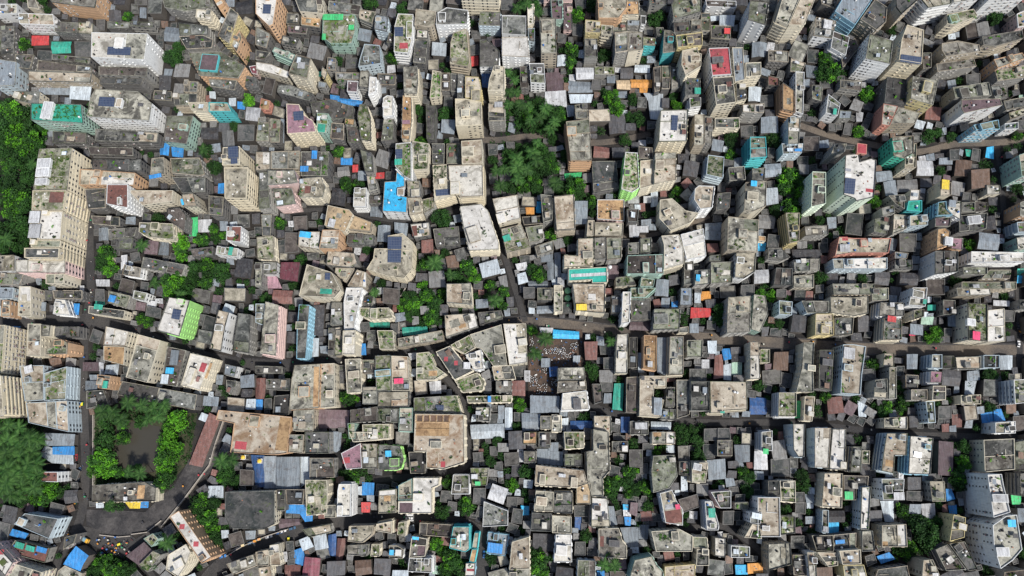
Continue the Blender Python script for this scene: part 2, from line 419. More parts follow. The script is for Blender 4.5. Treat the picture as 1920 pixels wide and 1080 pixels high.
# Every roof outline below is in quarter pixels of a 480x270 tile of the photograph; it is carried back onto the
# plane of its own roof height, so that each building stands at its true place on the ground.
# wall roof floors  outline [; features [; label ! short name used to point at neighbours]]
DATA = '''
@0,0
W b 3 -40,35 135,35 135,105 -40,115
C g 2 205,-20 270,0 300,70 215,60
O g 5 350,-80 740,-80 715,60 390,20
W b 4 140,100 400,110 410,190 150,180
D d 3 415,165 590,175 590,250 415,240
G b 3 590,170 700,180 700,260 580,250
x r 1 240,270 370,275 370,340 240,340;;bright red tin canopy beside a green tarp in the upper left!red tin canopy
x t 1 390,315 535,315 530,395 395,400
W w 7 690,245 1110,255 1085,450 685,430;s:810,360,985,415 p:860,285,920,355;long white six-storey block with solar panels and a pale flat roof!white solar block
G d 5 745,500 1110,510 1100,575 745,565
D d 4 755,580 1085,590 1060,640 750,630
D d 3 120,410 260,415 230,520 120,510
B b 4 215,535 690,550 680,620 215,610
D d 4 290,455 690,505 690,545 280,530
P s 4 -40,440 125,465 115,640 -40,650;;pale blue house with a tin roof at the upper left edge!pale blue house
x s 1 300,625 525,630 525,710 300,705
x v 2 530,630 690,635 670,750 525,740
C g 3 120,685 300,690 290,790 110,750
N t 6 235,775 610,785 625,925 235,900;pW:315,765,385,885 g:395,790,590,890;teal-rimmed block with a roof garden and a white stair room!teal roof garden block
W b 6 720,670 1040,690 1140,775 1120,905 655,875 680,740;s:745,735,865,800 p:870,740,910,800 g:650,770,700,870
N d 4 1255,870 1450,870 1400,1080 1230,1060;p:1340,930,1400,970
O g 5 1415,400 1660,390 1840,500 1790,590 1500,570;pT:1505,410,1630,525;grey roof with a turquoise stair room and an orange end wall!turquoise stair room
G g 4 1340,175 1560,200 1560,260 1350,270
G d 4 1345,275 1520,265 1600,300 1590,360 1400,370
Y g 6 1635,270 1730,60 1790,110 1720,330
O b 5 1730,330 1800,230 1820,290 1780,400
G g 4 1215,-20 1590,-10 1600,50 1390,90 1240,60
C w 4 1480,75 1600,90 1580,150 1470,135
O o 6 1570,-60 1640,-60 1700,50 1660,90
G g 3 975,165 1145,170 1145,205 975,195
D g 2 810,165 970,170 970,215 810,215
x s 1 1055,60 1095,60 1095,135 1055,135
D d 3 1160,680 1290,690 1290,760 1150,750
B d 4 1300,705 1480,705 1470,790 1310,790
B d 4 1390,610 1490,615 1480,695 1380,690
C b 5 1410,770 1560,770 1560,840 1440,830
T b 5 1570,770 1710,775 1740,840 1570,840;;small block with a bright turquoise front!turquoise front block
D g 4 1570,595 1780,605 1760,680 1580,650
x u 1 1785,765 1840,770 1835,820 1785,815
D d 3 1850,570 1920,580 1930,660 1840,650
D d 3 400,985 650,1000 650,1075 400,1075
D g 4 720,970 1190,1000 1180,1070 720,1060
D g 3 10,200 115,200 110,400 5,420
D d 2 395,410 680,440 670,480 395,450
K y 2 1870,500 1930,490 1930,560 1890,550
@480,0
O w 7 0,-30 165,-40 130,185 100,200 0,105;s:55,40,115,105;tall peach block with big orange side windows at the top edge!peach corner tower
C g 5 285,-30 495,-30 510,105 330,90
G g 3 550,10 790,45 775,120 540,80
N m 4 505,115 745,115 745,240 720,330 560,330 500,280;ce:507,120,660,162 ce:700,200,740,235 ce:502,266,530,310 g:570,295,700,345 k:685,148;grey roof edged with bright green tin and plants!green tin edged roof
G b 3 780,75 900,95 870,180 775,140
P s 4 900,110 990,125 985,240 890,220
W m 5 1065,105 1180,110 1172,300 1140,400 1035,390 1040,200;s:1042,210,1105,275 g:1075,115,1120,195 p:1130,160,1172,280 fr:1075,320,1140,365;slim white tower with solar panel, red patch and red-striped front!red striped white tower
B b 5 1200,70 1350,90 1335,190 1310,210 1190,190
G w 4 1210,225 1290,230 1290,290 1205,285
D d 4 1195,300 1290,305 1270,480 1180,470
W g 5 1430,60 1590,80 1585,185 1400,190 1350,190 1360,100;p:1370,95,1420,150
C b 6 1540,-60 1830,-60 1820,0 1540,-10
P g 4 1680,90 1835,90 1830,195 1670,190
B m 4 1480,250 1580,215 1600,470 1590,500 1455,480 1460,320;g:1490,245,1575,300;long tan block with a mossy roof and yellowed plants!mossy tan block
x r 1 1615,425 1665,420 1665,490 1620,495;;small bright red awning squeezed between grey walls!red awning
W d 4 1680,305 1730,295 1825,385 1820,500 1680,500
D d 2 235,100 330,100 320,185 230,180
D o 3 340,115 490,130 480,210 340,190
D p 2 240,195 390,205 380,260 240,250
G g 3 200,265 330,295 300,350 190,330
D g 3 0,200 110,255 80,365 0,340
D d 3 0,375 110,395 60,455 0,450
N w 4 145,360 295,415 275,455 125,390
C w 3 0,465 120,485 255,540 240,590 0,520
C g 7 302,412 412,440 385,590 245,555;cw:320,480,375,525;cream tower with a white sheet on its roof and windowed sides!cream sheet tower
x t 1 445,545 500,540 500,570 450,575
Y b 4 500,500 535,545 520,600 490,560
G s 3 470,610 530,625 520,660 465,655
G g 3 540,430 600,440 600,530 530,525
P g 4 815,335 930,345 940,480 770,505 780,450
G b 5 785,535 850,535 845,660 775,650
W w 5 855,580 905,585 900,690 845,720
G g 4 600,545 780,550 775,600 600,598;g:610,600,670,670
W p 4 690,610 770,615 760,695 685,690
D d 2 915,555 1050,560 1045,640 915,640
x s 1 915,650 975,652 975,700 915,700
C b 6 1105,500 1210,500 1215,610 1205,705 1110,700;w
C o 5 1100,715 1165,715 1170,900 1150,1050 1092,1040;fk:1096,900,1155,930;narrow cream tower with a long rusty ochre roof!rusty narrow tower
C m 3 1325,530 1390,545 1385,730 1305,740;g:1325,540,1385,730
D d 3 1395,550 1455,550 1455,680 1390,680
D d 3 1462,555 1510,560 1510,690 1462,690
G g 4 1515,555 1565,560 1560,740 1510,740
Y b 5 1570,575 1670,580 1690,660 1690,735 1570,735;pY:1615,675,1680,755
I b 6 1495,745 1570,745 1690,770 1695,940 1500,950;p:1540,820,1600,870;yellowish cream block beside the upright alley with low roof walls!yellow cream block
x n 1 1695,550 1760,555 1755,660 1700,650
C b 6 1785,500 1865,505 1865,690 1740,685 1750,600
G g 5 1745,780 1865,800 1865,910 1745,910;cw:1790,775,1850,815
W w 5 985,720 1030,725 1030,870 955,880 955,740;;slim plain white slab with smooth white roof!slim white slab
D g 4 960,890 1035,895 1030,1050 940,1060
C m 5 780,785 830,785 860,880 865,1060 790,1050 760,870;g:770,800,840,850
I k 7 230,780 325,785 340,850 430,910 450,990 235,1005;s:285,840,360,905;pink-roofed cream block stepped at one corner!pink stepped roof
N m 5 460,850 545,855 530,1000 455,990;ft:460,925,520,995
D d 3 410,770 560,750 730,800 720,880 560,900 430,870
x z 2 520,740 610,760 580,830 520,820
x u 1 560,715 630,725 625,760 560,750
x u 1 635,735 800,760 790,800 640,775;;long bright blue tarpaulin roof stretched over a narrow yard!long blue tarp
G o 4 670,890 740,895 735,940 665,930
D d 4 680,945 790,955 780,1070 690,1070
D d 3 570,925 660,930 660,1050 560,1040
G g 3 20,885 100,885 100,1060 0,1060
D g 3 112,890 185,900 178,1070 112,1070
x s 1 190,895 210,897 208,1070 188,1070
R o 2 40,740 110,760 100,830 30,820
D g 3 255,640 430,705 400,760 160,695 170,640
D d 4 1275,785 1350,795 1340,1050 1280,1040
D d 3 1000,245 1035,260 1035,320 980,320
@960,0
W g 4 0,120 105,125 105,270 -75,260 -75,120
W w 5 -75,280 118,278 128,430 -75,420
C w 4 115,40 165,35 165,180 120,200
P g 4 120,215 170,215 170,320 125,310
B b 6 205,135 330,140 330,285 335,400 220,400 215,250;p:225,150,300,230 g:295,290,328,390;tall tan block with windowed lower front beside the upper street!tall tan block
N p 3 290,0 378,0 380,150 300,155
K p 2 385,30 450,30 450,225 388,220
K k 3 240,-40 450,-40 450,-5 240,-5
O b 6 640,-40 870,-40 860,60 800,140 650,140;;big peach block with an orange worn roof at the top edge!peach worn block
C o 5 865,10 950,10 955,110 810,118
Y b 5 550,150 660,160 665,250 550,245
G d 4 545,295 640,295 640,430 545,430
C b 5 668,190 760,200 755,270 670,260
G g 6 770,250 868,240 868,385 775,400
C g 6 872,240 980,245 985,370 872,390
D g 3 760,170 860,175 860,235 760,235
G s 3 865,150 958,155 955,195 865,195
W d 3 965,120 1005,125 1000,190 965,185
G g 4 1030,-30 1160,-30 1160,40 1030,40
G g 6 1195,40 1215,0 1420,0 1420,90 1210,150
D d 5 1210,170 1330,160 1340,240 1215,250
G g 5 1345,150 1415,150 1415,240 1345,240
T m 4 985,280 1075,290 1075,345 985,340
T g 5 1140,230 1190,235 1225,260 1220,390 1130,400;;narrow teal-walled block beside a cream-rimmed roof!teal walled block
D g 4 1080,210 1135,212 1130,270 1085,260
Y g 6 1230,270 1425,245 1425,345 1240,360;p:1315,275,1360,325 g:1245,270,1295,300
C b 7 1275,385 1390,360 1395,400 1420,410 1415,500 1300,570 1270,490;p:1345,415,1410,455;tall cream tower with a cut-off corner and pale roof!cut-corner cream tower
G d 5 1300,590 1410,590 1410,700 1300,720;ct:1365,670,1410,715
W g 4 1330,740 1415,735 1415,800 1335,810
W d 3 1450,0 1680,10 1680,60 1460,50
x v 2 1560,115 1670,120 1660,200 1560,190
G g 3 1418,100 1485,100 1485,235 1420,235
D d 3 1490,195 1640,200 1635,300 1490,290;cr:1585,225,1630,265
W g 8 1785,5 1925,20 1900,190 1770,150;;tall white tower with red-striped side and dark window columns!red sided white tower
W r 7 1475,365 1625,360 1645,560 1500,570;pD:1505,425,1585,465;block with a bright red flat roof and white rim!red roofed block
C g 7 1505,585 1655,575 1675,770 1530,790;p:1550,640,1610,690
C s 5 1650,360 1730,360 1745,600 1670,620
C d 5 1680,630 1750,630 1760,740 1685,760
C g 5 1750,475 1865,470 1865,570 1752,580
G w 5 1730,785 1890,780 1885,850 1730,840
x w 2 480,510 610,510 610,590 485,595
W g 4 130,480 240,480 250,630 140,625
D d 3 60,500 125,500 125,660 65,660
x p 1 255,550 380,550 390,680 265,690
x w 1 250,695 400,685 410,800 250,790
x v 1 430,710 605,710 590,770 440,775
x s 1 425,610 600,620 600,690 425,695
x s 1 715,565 770,570 770,625 715,620
G m 2 620,500 775,505 770,560 620,560
x v 1 925,490 1030,490 1030,545 920,540
x o 1 890,600 1048,600 1045,655 895,655;;bright orange tin roof among grey sheds!orange tin roof
x o 1 960,660 1015,662 1010,695 960,692
x h 1 785,605 885,605 885,670 790,665
x v 1 990,700 1130,705 1130,900 1040,890 1025,760;;large pale blue-white tarpaulin over a yard by trees!pale yard tarp
D d 3 1060,510 1115,500 1108,680 1070,690
D d 3 1122,500 1190,500 1180,670 1122,670
D g 3 1195,510 1250,510 1255,660 1195,680
D g 4 470,790 560,780 570,890 480,890
O b 6 405,915 580,895 598,1205 440,1205;p:415,950,480,1010 ft:485,955,520,1005 w;tall pale tower with peach lower front beside the palm garden!peach garden tower
I w 7 1115,830 1320,825 1310,1060 1100,1065;s:1195,870,1240,980 fr:1230,830,1315,850;pale cream tower with upright solar panel and red edge!red edged cream tower
B b 5 1370,860 1440,860 1440,1090 1365,1090
G g 5 1445,870 1500,880 1500,1080 1445,1070
C g 4 1520,890 1700,885 1705,965 1520,960;g:1650,890,1695,955
@1440,0
D d 4 -60,-10 70,0 40,180 -50,190
C b 7 110,-20 236,-10 150,190 60,150;w
C b 7 244,-10 350,0 270,190 156,190
D g 4 390,-10 520,0 500,70 400,30
U s 6 570,-30 780,0 650,190 500,90;;white and grey ribbed tin-roofed hall with blue side at top right!ribbed tin hall
B d 5 690,150 800,0 890,60 880,170 810,230
W g 4 360,130 510,160 480,290 340,270;cw:410,165,470,228 k:385,140 k:425,150 k:395,250 k:500,190;white block with white round tanks along the roof edge!white tank roof
W g 4 490,235 610,280 580,420 470,360
x v 1 440,345 545,350 540,440 440,400
D d 3 590,320 650,290 680,360 560,510 550,450
W g 8 760,255 935,310 915,480 730,440;w;big white many-windowed block with a ragged grey roof!ragged white block
I b 9 1040,190 1165,230 1150,480 980,450 1000,300;s:990,425,1145,475;tallest sand-coloured tower with solar panel on its lower roof edge!sand coloured tower
D q 5 890,580 1040,600 1030,790 870,770;;square block with a black roof between the sand and yellow towers!black roofed block
Y b 7 1085,575 1275,605 1235,790 1070,740;p:1170,610,1230,690;yellow tower with pale roof and yellow rim!yellow rimmed tower
W b 7 1140,-10 1370,-40 1370,30 1200,60
W w 7 1390,-80 1620,-100 1580,-10 1390,20
W w 8 1650,-60 1930,-100 1930,-20 1650,5
B d 7 960,-30 1110,-30 1130,-5 1000,110 960,60
C m 5 1340,110 1540,70 1570,120 1400,190 1340,180;g:1500,120,1560,150 pN:1370,110,1430,160
K b 5 1860,110 1930,80 1930,200 1870,210;;pink-walled block cut by the right edge!pink edge block
B g 5 1600,280 1900,230 1910,290 1700,350 1610,340
B g 5 1300,330 1420,310 1580,340 1590,390 1330,430 1300,380
G g 4 1260,480 1540,440 1560,500 1270,540
O b 5 1690,450 1900,400 1930,440 1720,515
G m 4 1700,530 1930,490 1930,580 1720,610;g:1750,540,1850,590
G g 5 1380,660 1650,620 1670,720 1400,740;p:1450,660,1510,730
W p 7 1450,750 1740,740 1755,790 1470,850 1450,820;;white tower with a purple-brown roof and tall side windows!purple roofed tower
U g 6 1540,940 1725,900 1735,970 1560,975;p:1600,920,1690,965;pale blue block with blue windowed front at upper right!pale blue front
G g 3 1670,650 1790,650 1800,730 1700,740
G g 3 1760,760 1930,730 1930,800 1780,830
x l 1 1880,720 1930,715 1930,780 1885,780
G m 3 1800,850 1930,810 1930,860 1810,900
W s 3 1770,930 1870,920 1870,970 1770,975
D d 3 1160,400 1220,400 1220,510 1160,520
R b 5 865,780 970,800 910,945 850,935;;salmon red walled block with a beige roof!salmon block
B b 5 975,805 1140,850 1100,930 920,930
G g 3 540,600 700,610 700,680 540,660
D g 3 0,380 150,390 150,470 0,460
G g 3 170,440 280,480 250,550 165,540
x s 1 285,490 370,500 370,590 290,580
O o 5 110,620 195,680 195,840 110,820;;narrow block with peach walls and an orange round patch!orange narrow block
W b 4 205,540 270,545 260,860 205,840
P b 5 150,880 240,890 230,1080 150,1080
W g 4 450,710 540,780 520,870 430,850;ct:480,825,505,870
G s 3 540,830 630,835 620,890 530,890
x w 1 665,830 710,850 700,910 665,910
D j 3 0,570 80,590 80,650 0,640
D g 3 330,640 410,640 400,760 330,740
E b 6 930,1030 1090,1020 1090,1150 1020,1190 940,1170;p:940,1060,1010,1130;emerald green walled tower near the right side!emerald tower
@0,270
I m 8 300,40 540,30 505,345 255,345;pW:280,110,375,175 pW:270,182,365,240 pW:265,258,350,300 g:385,110,490,290;long cream facade block with white roof rooms and shrubs at its far end!white roof rooms block
I m 8 252,352 504,352 478,500 245,500;fj:365,360,472,495
I b 8 240,507 477,507 460,718 230,718;cw:236,512,316,600 cw:232,610,318,710
I g 8 236,725 459,725 452,775 236,775
I d 8 190,783 451,783 445,858 190,855
K w 6 120,870 490,868 490,965 120,960;fr:400,870,485,955 p:235,900,300,945;pale pink block with red roof patch at the left!pink left block
W g 5 -20,840 110,835 110,950 -20,955
G g 4 -40,965 180,975 150,1060 -40,1050
C g 5 350,980 490,975 480,1050 350,1050
D d 5 690,120 1060,120 1060,205 700,195
O b 5 605,190 1020,220 1005,312 600,310;p:705,195,750,240 p:675,250,725,300;long block with an orange end wall and a stained roof!orange ended block
D d 4 640,340 795,335 795,480 660,490
W j 6 805,305 960,305 960,480 800,450;p:880,400,900,450;white block with a brown-red roof and windowed side!brown red roof block
C b 5 970,350 1300,350 1290,430 1070,460 1010,400
B b 6 1140,110 1230,100 1240,230 1130,230;cu:1132,236,1222,264
G g 4 1280,110 1500,105 1540,230 1500,240 1290,220
D d 4 1290,250 1540,255 1540,360 1370,370
C b 5 1370,385 1450,370 1480,470 1380,470;ca:1370,420,1387,465
I b 8 1675,30 1800,20 1800,160 1670,160;s:1715,25,1790,105 s:1735,110,1785,150;cream tower with big blue solar panels on top!cream solar tower
I b 8 1685,180 1865,180 1850,410 1690,410;;square cream tower with a plain grey-brown roof!plain cream tower
x e 1 1420,560 1480,550 1480,690 1425,690;;bright green tarpaulin roof standing upright beside trees!bright green tarp
x w 1 1490,570 1590,570 1580,660 1490,660
W j 4 1705,620 1815,620 1810,740 1700,725;;white round-backed house with a brown roof panel!brown panel house
C m 4 1050,590 1300,600 1310,720 1110,700 1045,660;p:1130,590,1185,640;cream block with a yellow mossy cracked roof!yellow mossy block
D d 4 1255,490 1350,480 1400,540 1390,660 1260,570
x s 1 745,635 810,630 810,720 745,725
D d 3 815,640 1030,625 1010,690 820,720
D d 3 850,705 1000,705 990,790 850,780
G d 3 1080,850 1400,910 1370,985 1065,930
x w 1 915,840 955,835 950,900 910,940
W g 3 935,905 1060,930 1050,1000 920,980
x s 1 1200,730 1265,735 1265,835 1195,830
x w 1 725,1020 820,1020 820,1065 730,1065
D d 3 690,540 900,550 900,620 700,600
W b 3 1630,765 1790,785 1780,850 1620,830;ct:1725,780,1755,840
D d 3 1430,790 1600,770 1600,840 1450,850
D d 4 1570,390 1680,400 1670,540 1570,530
x u 1 1640,300 1680,295 1680,370 1640,370
x u 1 1205,0 1270,0 1260,85 1200,80;;bright blue tarp roof, the left one of a pair!paired blue tarps
x u 1 1290,15 1380,20 1370,100 1295,90;;bright blue tarp roof, the right one of a pair
D d 4 660,20 1000,30 1000,90 680,80
@480,270
G g 5 25,215 85,215 105,480 25,490
B g 4 115,60 330,55 325,190 115,190
G b 4 0,60 105,60 105,190 0,200
K b 6 90,200 290,200 315,290 250,300 90,310;w
K g 5 125,335 270,335 300,450 150,470
D d 4 340,60 550,60 540,240 340,240;cu:425,60,465,120 cu:340,175,400,215 g:450,160,530,235;dark house with two small blue tarps on its roof!two small blue tarps
C b 5 330,260 490,245 520,330 500,400 330,400;fj:365,315,410,370 g:320,330,345,390
x u 1 640,105 720,105 720,155 640,155
x r 1 725,160 765,160 765,210 725,210
G g 4 780,40 870,70 880,210 820,210
G g 4 830,240 890,250 915,340 850,360
x r 1 890,220 960,215 960,258 895,262
W w 4 735,340 830,330 825,470 730,470;fj:800,332,826,380
x s 1 860,460 950,455 945,550 860,540
D d 3 850,390 945,390 945,448 850,448
W a 5 965,285 1050,280 1055,210 1115,250 1115,320 1060,330 1065,385 1135,400 1130,515 950,505;p:1062,335,1108,382;white house with a vivid sky-blue L-shaped roof!vivid blue roof
W m 6 1050,0 1165,-10 1165,270 1120,250 1045,170;g:1112,60,1160,240 ct:1045,122,1100,165 s:1048,45,1100,110;white tower with a green roof garden and solar panels!white garden tower
C m 5 1175,-20 1300,0 1290,190 1180,195;p:1220,80,1280,130 g:1180,0,1290,70 g:1200,135,1280,185
D d 3 1320,0 1415,0 1410,150 1325,150
G g 3 1430,0 1535,0 1535,150 1430,150
C b 6 1540,-20 1695,-30 1700,145 1545,150;p:1545,20,1630,90
I b 5 1325,160 1430,155 1440,270 1500,370 1500,385 1340,430;g:1328,162,1428,255 s:1350,345,1455,388;cream block with a green roof lawn and a blue solar row!roof lawn block
I w 6 1445,165 1700,155 1705,390 1530,400 1450,270;p:1460,285,1525,375
G b 5 1135,280 1230,280 1230,395 1140,400;p:1165,340,1225,390
C b 5 1140,410 1240,405 1245,520 1155,540
G m 4 1250,420 1340,400 1340,480 1260,520;g:1255,430,1330,490
C w 5 1530,470 1690,450 1740,500 1820,740 1820,790 1600,800 1560,640;pB:1590,620,1670,730 g:1700,650,1740,700 w;big pale cream block tilted along the upright alley!tilted cream block
C w 5 1775,415 1960,385 1985,560 1825,600;p:1810,520,1870,590 w
B m 4 1840,640 1990,605 2060,780 1880,820;ct:1855,690,1910,735
D d 3 40,530 120,530 110,690 50,690
C w 4 325,660 480,660 480,790 320,770;ca:335,665,420,708 g:400,720,480,780
C h 5 540,460 700,495 730,530 670,660 515,610;cw:550,570,600,630;tan ribbed roof with a white box near the middle left!tan ribbed roof
O b 6 500,645 630,645 615,790 475,785;fw:485,690,570,730 w
B h 4 740,540 870,590 860,660 690,640
D d 3 690,675 890,685 880,760 680,750
x y 2 190,890 325,890 310,1030 185,1010;;dark red tin roof with a pale strip beside mauve tin!dark red tin roof
x k 1 55,985 150,985 190,1080 50,1080
G b 4 0,890 45,890 45,1070 0,1070
W g 3 55,890 160,890 155,978 55,978
C m 3 10,700 130,690 140,870 10,860
C b 6 385,905 570,965 640,1100 590,1155 325,1140;s:520,970,560,1020 ft:480,1085,570,1125;cream block with a slanting roof and green awning by mid left!slant roofed cream block
G b 4 540,800 740,820 760,900 700,925 530,910
B b 4 600,930 740,935 730,960 680,1040 595,965
B b 5 760,945 830,965 830,1080 690,1065
I b 5 890,785 990,785 990,690 1100,670 1180,740 1170,940 1110,1010 980,990 830,940 880,860;s:990,700,1095,790 s:990,800,1090,890;many-cornered cream block covered with dark blue solar panels!many cornered solar block
x s 1 1040,590 1140,600 1130,690 1045,665
D w 3 1160,605 1300,590 1310,690 1190,710;fj:1170,612,1210,690
D d 3 1330,640 1520,620 1530,760 1350,770
@960,270
x e 1 395,225 520,215 515,245 400,260
L m 6 850,65 940,70 955,330 900,365 820,340;g:852,65,935,200 g:842,265,940,325;light green walled tower with a leafy roof garden!light green tower
C b 5 962,130 1060,120 1060,310 958,340
C b 6 1075,70 1230,65 1230,270 1065,300;p:1080,125,1140,190
G d 4 950,20 1055,30 1055,110 950,110
D d 3 600,130 780,130 800,330 610,360
K o 2 640,420 840,420 840,580 640,565;p:750,500,805,555
x s 2 475,430 565,430 560,600 475,600
B b 5 315,395 465,380 475,640 335,650;fj:355,430,420,500
G g 4 215,380 300,390 305,570 235,590
x a 1 180,435 215,435 215,515 185,515
x o 1 105,480 165,480 165,530 110,530
D q 3 75,550 230,540 235,600 90,610
G g 4 100,625 230,610 235,710 200,730 130,740
G g 3 170,770 310,725 310,800 190,840
B b 4 625,590 835,595 830,695 620,690
C b 4 570,575 618,575 610,690 560,690
C b 5 495,710 612,705 612,915 390,925 390,830 495,840;p:535,805,605,855 g:505,870,600,905;stepped cream block above the teal striped roof!stepped cream block
G g 5 618,705 700,700 705,860 620,865
G g 5 708,705 825,705 820,860 712,870
C i 5 425,940 710,925 715,1040 600,1045 600,1020 425,1030;k:735,925;long hall with a teal and white striped roof!teal striped hall
G g 4 870,745 950,740 950,825 870,825
G g 4 960,710 1045,705 1045,815 960,825
N d 5 865,838 1132,828 1135,975 860,975;w p:985,890,1025,960;dark-roofed block with pale green rim split by a roof wall!pale green rim block
C w 5 1120,690 1250,680 1285,770 1285,900 1140,940 1140,760
W w 5 1265,680 1435,635 1455,840 1310,870;;smooth off-white roofed block, tilted, beside a curved block!tilted white roof
C b 5 1110,420 1200,410 1300,500 1400,520 1340,590 1190,650 1105,560;p:1145,490,1195,530 w;cream block with a long curved corner along a lane!curved corner block
x w 1 870,390 950,390 950,445 870,445
x v 1 1045,365 1090,360 1090,465 1045,470
x w 1 990,395 1038,395 1038,440 990,440
D d 4 860,490 950,490 940,585 870,585
x w 2 880,595 930,590 935,620 1020,615 1020,660 955,660 945,695 885,695
W b 6 1370,340 1400,315 1520,320 1500,480 1410,490 1365,420
D d 4 1540,370 1640,365 1630,480 1530,500
C b 7 1750,290 1910,280 1900,470 1800,510 1740,500;ca:1785,285,1830,325 p:1770,360,1845,415
T g 6 1785,-50 1900,-50 1910,100 1785,110;w;vivid turquoise walled tower!turquoise tower
P m 4 1470,85 1590,100 1580,260 1455,230;g:1470,120,1580,240
D d 4 1620,180 1740,170 1750,270 1630,280
G g 4 1800,190 1900,180 1890,275 1800,285
B b 6 1620,545 1850,570 1840,810 1615,795;g:1620,715,1750,790 p:1705,640,1765,700 w
x a 1 1845,735 1905,745 1895,800 1845,800
C o 3 1850,690 1900,695 1900,730 1850,725
x s 1 1450,600 1570,590 1565,650 1450,655
x s 1 1450,660 1570,655 1565,720 1450,715
W b 5 1680,820 1830,815 1820,960 1740,1010 1670,1000;p:1690,850,1740,890
G g 4 1480,840 1560,830 1560,878 1480,878
G g 4 1490,890 1655,885 1650,1040 1490,1050
G b 4 1370,950 1480,940 1475,1050 1370,1060;ca:1375,985,1405,1035
G g 3 1290,890 1360,880 1360,1050 1290,1060
N m 4 970,1000 1070,1020 1060,1070 960,1070
C g 4 780,1000 900,995 930,1060 780,1070;g:830,1000,890,1050
x w 2 345,1005 390,1005 390,1070 345,1070
x s 1 265,880 310,870 310,1020 270,1020
x s 1 320,820 360,815 365,1000 325,1010
x s 1 220,840 305,830 300,880 220,885
x w 1 30,905 105,890 115,940 45,950
x s 1 120,1030 265,1030 265,1080 130,1080
C w 2 130,30 155,30 150,110 130,110
@1440,270
P g 4 100,0 260,0 250,70 110,80;cu:190,45,245,65
G b 6 500,0 590,0 570,60 470,80
M w 10 580,85 680,72 690,135 775,110 810,125 800,300 790,400 660,430 650,410 565,380 570,260;s:572,262,648,376 s:576,190,618,206 s:576,228,620,250 pR:672,0,738,70 fr:732,335,792,362 w;tallest mint green tower with solar panels and a red roof room!mint tower
M g 7 330,210 430,215 430,450 320,475;p:380,320,430,360;lower mint block standing beside the tall mint tower!lower mint block
C b 5 1030,0 1110,0 1105,180 1020,185;k:1045,100 k:1070,100
C b 5 1290,280 1370,290 1370,385 1290,390;cY:1290,278,1345,348;narrow block with a bright yellow canopy on its roof!yellow canopy block
T t 4 1050,430 1150,425 1150,510 1035,500;;house with a teal green roof and teal walls at right!teal roofed house
C w 4 1070,345 1140,345 1130,420 1060,425
U m 5 1270,440 1330,432 1335,490 1380,535 1265,540;g:1272,442,1330,530
W w 5 1340,427 1445,430 1445,570 1385,535 1345,490;cs:1345,430,1395,480
D p 5 1250,555 1370,550 1360,620 1250,620
G g 4 1450,440 1545,440 1545,510 1450,510
G d 4 1550,430 1640,440 1640,500 1550,510
D d 4 1430,540 1640,520 1630,640 1430,660;pW:1505,540,1600,595
C w 3 1640,310 1735,310 1740,375 1640,380
P b 5 1060,540 1190,530 1195,610 1060,620
G b 4 940,530 1050,540 1030,640 930,680
G g 5 850,480 940,460 950,520 860,540
G g 4 800,560 910,550 890,680 790,660
G g 4 900,390 1020,380 1020,490 950,450
Y m 5 130,520 235,520 230,730 160,745;g:135,525,200,590
G g 4 270,620 450,610 450,680 280,690
R b 4 530,700 640,710 920,710 900,820 620,820 500,840;cw:530,760,605,815 fr:555,695,600,725 p:700,720,745,765;long tan block with a white shed and red patch on the roof!white shed tan block
P b 4 480,865 890,855 890,940 490,940;p:600,865,640,905 w
O o 6 1270,640 1330,630 1365,660 1355,760 1260,790;;block with an orange roof and orange-and-blue side!orange roofed block
O k 6 1372,705 1460,708 1455,795 1372,785;pW:1335,700,1385,755
W d 6 1250,805 1420,805 1420,960 1250,980
W w 4 1520,808 1925,815 1925,885 1520,890;p:1745,835,1810,870;long low white-roofed slab at the right edge!long white slab
G s 3 950,810 1050,820 1040,860 950,860
x s 1 920,710 970,720 940,830 915,820
G g 3 950,870 1080,870 1080,940 950,935
G g 4 1460,925 1640,925 1640,980 1460,980
B g 4 1660,945 1820,945 1810,1010 1600,1010
x t 1 1870,940 1925,940 1925,985 1870,985
x a 1 1870,992 1925,992 1925,1040 1870,1040
B b 4 480,1050 800,1050 780,1130 490,1130;w
B g 4 1450,1035 1860,1035 1860,1090 1450,1090
G g 3 190,870 390,860 380,950 200,960
D d 3 60,930 180,935 180,1060 40,1060
C b 3 190,990 340,980 340,1080 190,1080
x d 1 180,795 400,795 400,850 190,850
G g 3 0,780 100,780 165,850 100,875 0,860
N g 6 1880,85 2000,40 2000,240 1900,245;;pale mint block with windows at the right edge!mint edge block
O b 5 1890,440 2000,400 2000,540 1890,540;;peach windowed block cut by the right edge!peach edge block
P g 4 1860,590 2000,580 2000,660 1870,665
N w 4 1860,705 2000,690 2000,790 1870,790
x a 1 1640,30 1690,20 1690,110 1630,100
x t 1 1480,45 1540,50 1530,95 1485,90
x s 1 1285,110 1380,105 1380,150 1285,150
@0,540
P s 3 -20,0 110,0 100,80 -20,80
O b 3 20,95 80,95 80,215 10,215
C b 4 150,-10 235,-10 240,215 140,210;;long low whitish strip building, narrow, above the main street!whitish strip building
W w 3 420,85 490,90 530,205 400,195
D d 3 400,20 620,20 620,85 410,80
x s 1 280,110 345,110 345,170 290,170
x u 1 555,120 595,120 590,200 560,200
I m 6 -60,280 45,280 20,640 -60,640;fo:-55,284,40,305;cream many-windowed block at the left edge below the main street!cream left block
x u 1 105,290 150,290 140,355 110,355
I b 8 -140,655 10,658 30,950 -140,960;;round-cornered cream block with rows of small windows at left!round cream block
C b 4 215,270 310,270 310,510 205,510;fo:230,300,275,370
C b 4 316,275 380,280 370,360 316,360
O g 5 400,390 470,385 510,410 505,495 350,500 350,455 400,440;g:365,455,430,490 p:405,392,460,430
P b 4 150,585 330,580 330,840 190,850;cw:200,585,260,640 w
